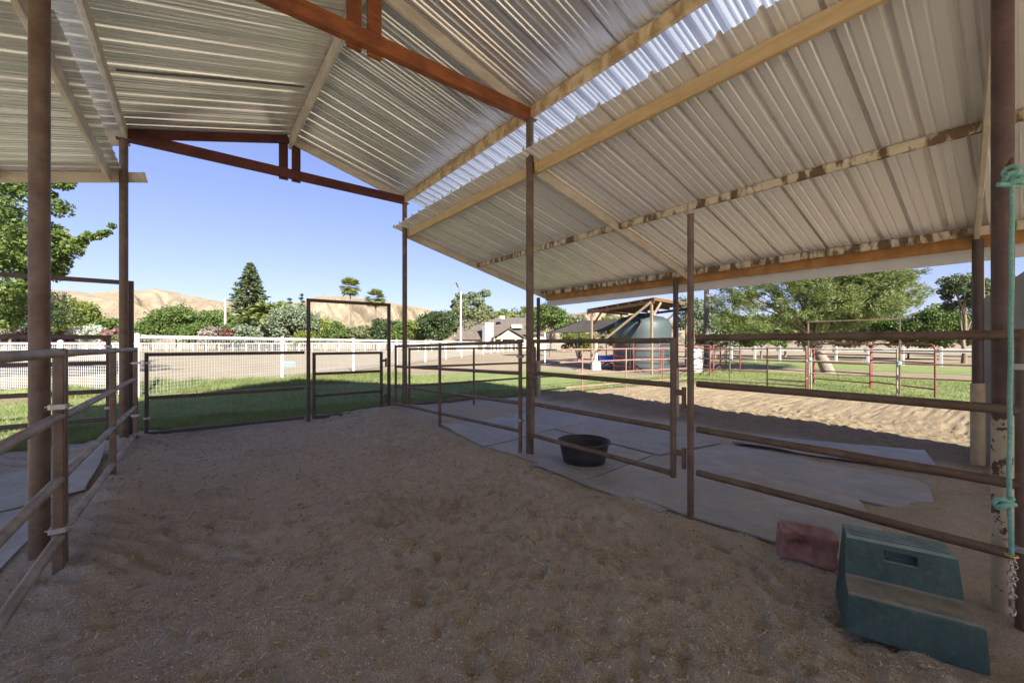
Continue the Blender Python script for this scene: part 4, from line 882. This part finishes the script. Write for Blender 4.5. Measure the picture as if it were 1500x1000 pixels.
# ------------------------------------------------------------------ trees and shrubs
def leafquads(P, size, up_bias=.0, aspect=1.5, outward=None, droop=None):
    n = len(P); a = RNG.normal(size=(n, 3)); 
    if droop is not None: a = a*.45+droop
    a /= np.linalg.norm(a, axis=1)[:, None]; b = RNG.normal(size=(n, 3)); b[:, 2] *= (1-up_bias)
    b = np.cross(a, b); b /= np.linalg.norm(b, axis=1)[:, None]
    sz = size*RNG.uniform(.6, 1.35, n)[:, None]; u = a*sz*aspect; v = b*sz
    V = np.stack([P-u*.5, P+v*.5, P+u*.5, P-v*.5], 1); return V.reshape(-1, 3), np.arange(n*4).reshape(n, 4)
def limb_mesh(base, h, r, tips, mat, parent, name='trunk', lean=Vector((0, 0, 0))):
    m = MB(); top = base+lean+Vector((0, 0, h)); k = 6
    pts = [base.lerp(top, i/k)+Vector((RNG.uniform(-1, 1), RNG.uniform(-1, 1), 0))*r*.5*(i > 0) for i in range(k+1)]; pts[0].z -= .2
    m.tube(pts, [r*(1.25 if i == 0 else 1-.55*i/k) for i in range(k+1)], 9)
    for tip in tips:
        s = pts[RNG.integers(2, k+1)]; mid = s.lerp(tip, .5)+Vector((0, 0, .1*(tip-s).length)); m.tube([s, mid, tip], [r*.38, r*.22, r*.07], 6)
    return m.build(name, mat, parent)
def crown(pos, rx, rz, nclump, nleaf, size, flat=0.5, aspect=1.5, irregular=.35, outline=2.0):
    """leaf points gathered in clumps spread through an uneven ellipsoid"""
    u = RNG.normal(size=(nclump, 3)); u /= np.linalg.norm(u, axis=1)[:, None]; u[:, 2] = np.where(u[:, 2] < -.55, -u[:, 2], u[:, 2])
    rad = RNG.uniform(.25, 1, nclump)**(1/outline); rad *= 1+irregular*(RNG.uniform(-1, 1, nclump))*.6
    C = u*rad[:, None]*np.array([rx, rx, rz])*(1-.12) + np.array(pos)
    w = RNG.integers(0, nclump, nleaf); cr = min(rx, rz)*RNG.uniform(.22, .42, nclump)
    g_ = RNG.normal(size=(nleaf, 3)); g_ /= np.linalg.norm(g_, axis=1)[:, None]; g_ *= (RNG.uniform(0, 1, nleaf)**.45)[:, None]
    P = C[w]+g_*cr[w][:, None]*np.array([1.25, 1.25, .8]); return P, C
def tree(name, label, px, top, d, wpx, kind, leafn=2600, trunk=True, bottom=None, group=None, size=None, cat='tree', lean=None, rzf=None, nclump=None, squash=1., base_z=0.):
    leafn = int(leafn*3.4); rx = wpx/2*d/F*1.08; ht = CH+(HY-top)*d/F; zb = bottom if bottom is not None else ht*.18; rz_ = (ht-zb)/2
    b = W(px, d, base_z); t = thing(name, label, cat, b, group); size = (size or max(.10, d*.0042))*.9
    P, C = crown((b.x, b.y, zb+rz_), rx, rz_, nclump or int(24+10*rx), leafn, size); P[:, 2] = np.maximum(P[:, 2], .05)
    V, Fq = leafquads(P, size); o = link('crown', raw_mesh('crown', V-np.array(b), Fq), LEAF[kind], t)
    if trunk:
        tips = [Vector(c) for c in C[:9]]; limb_mesh(b.copy(), zb+rz_*.9, max(.08, ht*.022), tips, M['bark'], t)
    else:
        m = MB()
        for c in C[:7]: m.tube([b+Vector((0, 0, -.1)), b.lerp(Vector(c), .5)+Vector((0, 0, .1)), Vector(c)], [.06, .04, .015], 5)
        m.build('stem', M['bark'], t)
    return t
GT = 'trees beyond the arena'; GS = 'shrubs along the far arena fence'
tree('broad_tree', 'large dark evergreen tree at the far left behind the arena', 15, 418, 70, 120, 'dark', 4200, group=GT)
tree('bare_tree', 'greyish half bare tree beside the yellow green tree on the left', 78, 434, 92, 46, 'twig', 900, group=GT)
tree('grey_tree', 'low grey green tree left of the yellow green tree', 70, 457, 84, 46, 'grey', 1400, group=GT, bottom=1)
tree('round_tree', 'yellow green bushy tree above the white flowering shrub', 112, 440, 86, 62, 'yellow', 2600, group=GT, bottom=1.2)
tree('round_tree', 'small dark green tree just left of the left far post', 160, 464, 86, 46, 'green', 1400, group=GT, bottom=1)
tree('round_tree', 'rounded bright green tree right of the left far post', 258, 450, 84, 64, 'green', 3000, group=GT, bottom=.6)
tree('shrub', 'bright green shrub hugging the left side of the rounded green tree', 222, 466, 83, 44, 'green', 1600, False, .2, GS, cat='shrub')
tree('shrub', 'bright green shrub hugging the right side of the rounded green tree', 288, 472, 82, 36, 'green', 1300, False, .2, GS, cat='shrub')
tree('round_tree', 'leafy green tree at the lower left flank of the big conifer', 318, 455, 92, 50, 'green', 2200, group=GT, bottom=.8)
tree('round_tree', 'yellow green tree behind the feathery date palm', 402, 441, 98, 36, 'yellow', 1500, group=GT, bottom=5)
tree('olive_tree', 'grey green olive tree left of the gate frame', 432, 448, 83, 62, 'grey', 3000, group=GT, bottom=.8)
tree('round_tree', 'green tree seen inside the gate frame at its left', 470, 466, 86, 42, 'yellow', 1600, group=GT, bottom=.6)
tree('round_tree', 'small green tree inside the gate frame between its left post and first palm', 494, 474, 84, 34, 'green', 1200, group=GT, bottom=.5)
tree('round_tree', 'dull olive tree inside the gate frame between the two fan palms', 530, 476, 86, 38, 'olive', 1300, group=GT, bottom=.5)
tree('round_tree', 'dark green tree behind the right upright of the gate frame', 566, 466, 86, 44, 'dark', 1700, group=GT, bottom=.5)
tree('round_tree', 'pale green tree left of the far roof post', 598, 468, 88, 44, 'yellow', 1600, group=GT, bottom=.5)
tree('oak_tree', 'dark round oak left of the house roof', 640, 456, 82, 56, 'dark', 2800, group=GT, bottom=.6)
tree('eucalyptus', 'tall airy grey eucalyptus rising behind the house', 690, 426, 112, 58, 'grey', 2600, group=GT, bottom=9, nclump=22)
tree('grey_tree', 'wide grey green tree between the oak and the house', 684, 447, 102, 80, 'olive', 3600, group=GT, bottom=1.5)
tree('round_tree', 'lime green tree behind the house roof ridge', 742, 452, 120, 62, 'yellow', 2400, group=GT, bottom=2)
tree('round_tree', 'lime green tree further right behind the house', 778, 450, 118, 40, 'yellow', 1700, group=GT, bottom=2)
tree('loose_tree', 'loose pale green tree between the middle roof post and the tank', 806, 446, 46, 54, 'green', 3600, group=GT, bottom=1.6, size=.17)
tree('round_tree', 'small green tree behind the shade cloth canopy', 838, 462, 70, 34, 'olive', 1200, group=GT, bottom=1)
tree('vine_shrub', 'lime green vine growing between shade cloth and tank', 903, 459, 34, 44, 'yellow', 2400, False, .3, GS, size=.13, cat='shrub')
tree('vine_shrub', 'lime green hedge below the shade cloth canopy', 848, 484, 33, 56, 'yellow', 2200, False, .2, GS, size=.12, cat='shrub')
tree('loose_tree', 'open tree with pale branches behind the tank and the dark pole', 1016, 436, 33, 60, 'grey', 2600, group='trees beyond the corral', bottom=1.6, size=.12, nclump=26)
tree('round_tree', 'leafy tree right of the dark pole, below the feathery tree', 1072, 458, 40, 66, 'green', 3200, group='trees beyond the corral', bottom=.8, size=.16)
tree('round_tree', 'bright bushy tree at the back of the feathery tree', 1150, 455, 44, 110, 'yellow', 3800, group='trees beyond the corral', bottom=.6, size=.17)
tree('round_tree', 'dense green tree behind the thin frame', 1270, 458, 42, 110, 'green', 3800, group='trees beyond the corral', bottom=.6, size=.17)
tree('round_tree', 'dense green bushy tree left of the right eave post', 1378, 448, 36, 86, 'green', 4200, group='trees beyond the corral', bottom=.5, size=.15)
tree('pine_tree', 'dark spiky tree behind the right eave post', 1412, 396, 30, 52, 'conifer', 2600, group='trees beyond the corral', bottom=3.2, size=.13)
tree('round_tree', 'green tree right of the eave post, partly behind the grey sheet wall', 1470, 400, 34, 70, 'green', 3000, group='trees beyond the corral', bottom=.8, size=.15)
tree('round_tree', 'broad green tree at the right end of the white ranch fence', 1560, 430, 40, 120, 'green', 3000, group='trees beyond the corral', bottom=.8, size=.17)
for (lab, px, top, d, wp_, kd, n) in (('green tree filling the gap left of the right upright of the gate frame', 545, 478, 90, 34, 'green', 1500), ('dull green tree between the far roof post and the dark oak', 618, 466, 92, 40, 'olive', 1700), ('green tree just right of the far roof post', 584, 472, 82, 30, 'green', 1300),
    ('low green tree between the bare pale pole and the date palm', 350, 470, 84, 40, 'green', 1500), ('dull grey green tree at the left edge below the leafy tree', 45, 462, 82, 50, 'grey', 1800), ('dusty green tree left of the bare pale pole', 300, 474, 84, 30, 'olive', 1200), ('dark shrubby tree behind the olive tree left of the gate frame', 458, 470, 92, 40, 'dark', 1600), ('olive tree just left of the middle roof post behind the house', 765, 460, 108, 44, 'olive', 1700)):
    tree('round_tree', lab, px, top, d, wp_, kd, n, True, .4, GT)
for (lab, px, top, d, wp_, kd, n) in (('grey green bushy tree right of the dark pole by the drum', 1048, 470, 36, 60, 'grey', 2600), ('green bushy tree behind the brown gate panel', 1115, 468, 38, 80, 'green', 3000), ('bushy green tree right of the leaning trunk', 1225, 466, 37, 80, 'olive', 3000), ('bright green bushy tree right of the thin frame', 1330, 464, 38, 80, 'green', 3000)):
    tree('round_tree', lab, px, top, d, wp_, kd, n, True, .2, 'trees beyond the corral', size=.15)
for (lab, px, top, d, wp_, kd, n) in (('bright pink bougainvillea left of the white flowering shrub', 107, 481, 80.6, 22, 'pink', 900), ('white flowering shrub under the yellow green tree', 131, 476, 80.8, 42, 'white', 1500), ('dull pink flowering hedge at the far left', 30, 486, 80.6, 70, 'dullpink', 1500),
    ('dull pink hedge behind the thick left post', 78, 488, 80.6, 40, 'dullpink', 1000), ('brownish pink shrub right of the white flowering shrub', 164, 480, 81, 26, 'dullpink', 900), ('greyish shrub behind the left far post', 195, 483, 81, 40, 'olive', 900),
    ('mauve grey shrub left of the bare pale pole', 310, 480, 80.8, 32, 'twig', 700), ('plum coloured shrub right of the bare pale pole', 336, 478, 81, 24, 'purple', 800), ('blue grey oleander hedge below the big conifer', 366, 475, 80.8, 46, 'grey', 1700), ('olive green shrub left of the left gate frame post', 448, 484, 80.6, 30, 'yellow', 800)):
    tree('shrub', lab, px, top, d, wp_, kd, n, False, .1, GS, cat='shrub')
def conifer(label, px, top, d, wpx, nlayer=30, nb=19, group=GT, kind='conifer', needles=44):
    b = W(px, d); H = CH+(HY-top)*d/F; R = wpx/2*d/F; t = thing('conifer', label, 'tree', b, group); P = []; Dr = []
    m = MB(); m.tube([(b.x, b.y, -.2), (b.x, b.y, H*.55), (b.x, b.y, H)], [H*.022, H*.014, .03], 8)
    for i in range(nlayer):
        f = i/nlayer; z = H*(.05+.95*f); L0 = R*1.06*(1-f)**.78*(1.0 if f > .12 else .8+f*1.6)
        for k in range(max(5, int(nb*(1-f*.6)))):
            a = RNG.uniform(0, 6.283); L = L0*RNG.uniform(.62, 1.12)+.15; q = RNG.uniform(.1, 1, needles)**.7
            x = b.x+np.cos(a)*L*q; y = b.y+np.sin(a)*L*q; zz = z-.20*L*q**1.4+.16*L*q**3+RNG.normal(0, .05*H/20*2.2, needles)
            P.append(np.stack([x+RNG.normal(0, .07*L, needles), y+RNG.normal(0, .07*L, needles), zz], 1)); Dr.append(np.tile(np.array([[np.cos(a), np.sin(a), -.15]]), (needles, 1)))
            if k % 3 == 0: m.tube([(b.x, b.y, z), (b.x+math.cos(a)*L*.8, b.y+math.sin(a)*L*.8, z-.13*L)], [.05, .015], 4)
    m.build('trunk', M['bark'], t); P = np.concatenate(P); V, Fq = leafquads(P, d*.0036, aspect=2.4, droop=np.concatenate(Dr)); link('crown', raw_mesh('crown', V-np.array(b), Fq), LEAF[kind], t)
conifer('tall dark conifer towering over the far arena fence', 367, 383, 104, 84)
conifer('small pointed conifer left of the gate frame, the shorter one', 424, 433, 150, 22, 14, 8, needles=12)
conifer('small pointed conifer left of the gate frame, the taller one', 442, 427, 152, 24, 16, 8, needles=12)
conifer('tiny distant conifer on the right hand bluff', 1371, 452, 300, 6, 10, 6, needles=8)
def palm(label, px, top, d, kind, rf_, nf, tr, name='fan_palm', arch_=.6):
    b = W(px, d); H = CH+(HY-top)*d/F; hc = H-rf_*.55; t = thing(name, label, 'palm tree', b, 'palm trees beyond the arena')
    MB().tube([(b.x, b.y, -.2), (b.x+.15, b.y, hc*.5), (b.x, b.y, hc)], [tr*1.3, tr, tr*.9] if name == 'fan_palm' else [tr*1.1, tr, tr*1.3], 10).build('trunk', M['bark' if name == 'fan_palm' else 'palebark'], t)
    P = []; D = []
    for k in range(nf):
        a = k*2.39996; el = RNG.uniform(-.9, 1.4) if name == 'fan_palm' else RNG.uniform(-.1, 1.2)
        dirv = np.array([math.cos(a)*math.cos(el), math.sin(a)*math.cos(el), math.sin(el)]); sd = np.cross(dirv, [0, 0, 1.]); sd /= np.linalg.norm(sd)
        if name == 'fan_palm':
            c = np.array([b.x, b.y, hc])+dirv*rf_*.55
            for q in np.linspace(-1.1, 1.1, 11):
                dd = dirv*math.cos(q)+sd*math.sin(q); dd[2] -= .15; P.append(c+dd*rf_*.22); D.append(dd)
        else:
            for s in np.linspace(.08, 1, 20):
                p = np.array([b.x, b.y, hc])+dirv*rf_*s; p[2] -= rf_*arch_*s*s*.9
                for sg in (-1, 1): dd = dirv*.8+sd*sg*.9+np.array([0, 0, -.35]); P.append(p+dd*rf_*.07); D.append(dd)
    P = np.array(P); D = np.array(D); D /= np.linalg.norm(D, axis=1)[:, None]; up = np.cross(D, RNG.normal(size=D.shape)*.4+np.array([0, 0, 1.])); up /= np.linalg.norm(up, axis=1)[:, None]
    l = rf_*(.36 if name == 'fan_palm' else .11); w_ = rf_*(.055 if name == 'fan_palm' else .045)
    V = np.stack([P-D*l, P+up*w_, P+D*l, P-up*w_], 1).reshape(-1, 3); link('fronds', raw_mesh('fronds', V-np.array(b), np.arange(len(V)).reshape(-1, 4)), LEAF[kind], t)
palm('tall fan palm inside the gate frame, the taller and left one', 513, 412, 96, 'palm', 2.5, 80, .15)
palm('fan palm inside the gate frame, the shorter and right one', 550, 429, 90, 'palm', 2.3, 80, .15)
palm('feathery date palm below the big conifer', 388, 443, 84, 'palm', 4.6, 60, .40, 'date_palm')
# near leafy tree at the far left
def near_tree():
    d = 15.5; b = W(-70, d); t = thing('leafy_tree', 'large leafy tree at the far left with one long branch reaching right', 'tree', b)
    cl = []
    for k in range(230):
        px = RNG.uniform(-220, 90); py = RNG.uniform(120, 440); dd = d+RNG.uniform(-2.6, 2.6)
        if px > 55 and (py < 255 or py > 405): continue
        if px > 20 and py > 455-(px-20)*.6: continue
        if 280 < py < 330 and px > 35 and RNG.uniform() < .8: continue
        cl.append((WZ(px, py, dd), RNG.uniform(.35, .8)))
    for (px, py, rr) in ((78, 368, .45), (92, 352, .42), (106, 362, .38), (84, 345, .35), (118, 354, .24), (130, 346, .22), (141, 347, .16), (150, 343, .17), (158, 340, .13), (164, 331, .12), (70, 382, .45), (88, 378, .3), (95, 385, .2), (80, 396, .24), (86, 400, .2), (80, 268, .3), (92, 270, .25), (72, 284, .25), (104, 268, .16), (20, 440, .5), (8, 452, .5), (12, 470, .4), (30, 425, .4), (-10, 470, .6)): cl.append((WZ(px, py, d-.6+RNG.uniform(-.4, .4)), rr))
    P = []
    for c, rr in cl:
        n = int(300*rr/.55)+10; g_ = RNG.normal(size=(n, 3)); g_ /= np.linalg.norm(g_, axis=1)[:, None]; P.append(np.array(c)+g_*(RNG.uniform(0, 1, n)**.45)[:, None]*rr*np.array([1, 1, .75]))
    P = np.concatenate(P); V, Fq = leafquads(P, .105, aspect=1.15); link('crown', raw_mesh('crown', V-np.array(b), Fq), LEAF['cotton'], t)
    m = MB(); tp_ = WZ(-60, 230, d); m.tube([b-Vector((0, 0, .2)), b.lerp(tp_, .4)+Vector((.1, 0, 0)), tp_], [.3, .22, .1], 10)
    for (px, py) in ((160, 340), (95, 268), (60, 390), (-150, 200), (30, 180), (-180, 330), (20, 440), (-60, 120)):
        tip = WZ(px, py, d-.5); s = b.lerp(tp_, RNG.uniform(.25, .75)); mid = s.lerp(tip, .55)+Vector((0, 0, .25)); m.tube([s, mid, tip], [.10, .05, .012], 7)
    m.build('trunk', M['palebark'], t)
near_tree()
# feathery mesquite with a leaning trunk
def mesquite():
    d = 21.; b = GP(1216, 546); t = thing('feathery_tree', 'wide feathery tree with a leaning pale trunk behind the right corral', 'tree', b); top = WZ(1196, 512, 21.2); c0 = WZ(1180, 470, 21.5)
    m = MB(); m.tube([b-Vector((0, 0, .2)), b.lerp(top, .5)+Vector((0, 0, .02)), top, c0], [.30, .27, .24, .16], 12); tips = []
    sprays = []
    for k in range(300):
        px = RNG.uniform(1045, 1330); env = 388+abs(px-1200)*.03+(18 if px < 1080 else 0); py = RNG.uniform(env-22, 482-max(0, (px-1230))*.25); dd = 21.5+RNG.uniform(-3.2, 3.2)
        sprays.append((px, py, dd, RNG.uniform(.6, 1.3), 0))
    for k in range(120):   # long sprays that sweep out to the right
        px = RNG.uniform(1180, 1335); py = RNG.uniform(392, 455); sprays.append((px, py, 20+RNG.uniform(-1.5, 1.5), RNG.uniform(.9, 1.7), 1))
    for (px, py) in ((1340, 425), (1350, 424), (1358, 430), (1345, 440), (1330, 400), (1322, 410)): sprays.append((px, py, 20.2, .8, 1))
    P = []; Dr = []; sr_ = np.array([CT, -ST, 0])
    for (px, py, dd, L, sw_) in sprays:
        c = np.array(WZ(px, py, dd)); a = RNG.normal(size=3)*.32; dv = a+sr_*(1.3 if sw_ else .5*np.sign(px-1180))+np.array([0, 0, .5 if sw_ else .15]); dv /= np.linalg.norm(dv)
        n = int(210*L); q = RNG.uniform(-.5, .5, n); pp = c+dv*(q*L)[:, None]+RNG.normal(size=(n, 3))*(.05+.10*(1-np.abs(q)*1.6).clip(.1))[:, None]; pp[:, 2] -= .18*q*q*L
        P.append(pp); Dr.append(np.tile(dv[None]+np.array([[0, 0, -.1]]), (n, 1)))
        if RNG.uniform() < .07: tips.append(Vector(c))
    for tip in tips: s = top.lerp(c0, RNG.uniform(.2, 1)); m.tube([s, s.lerp(tip, .5)+Vector((0, 0, .3)), tip], [.06, .035, .01], 6)
    m.build('trunk', M['logbark'], t); P = np.concatenate(P); V, Fq = leafquads(P, .036, aspect=5.0, droop=np.concatenate(Dr)); link('crown', raw_mesh('crown', V-np.array(b), Fq), LEAF['mesq'], t)
mesquite()
bpy.context.view_layer.update()
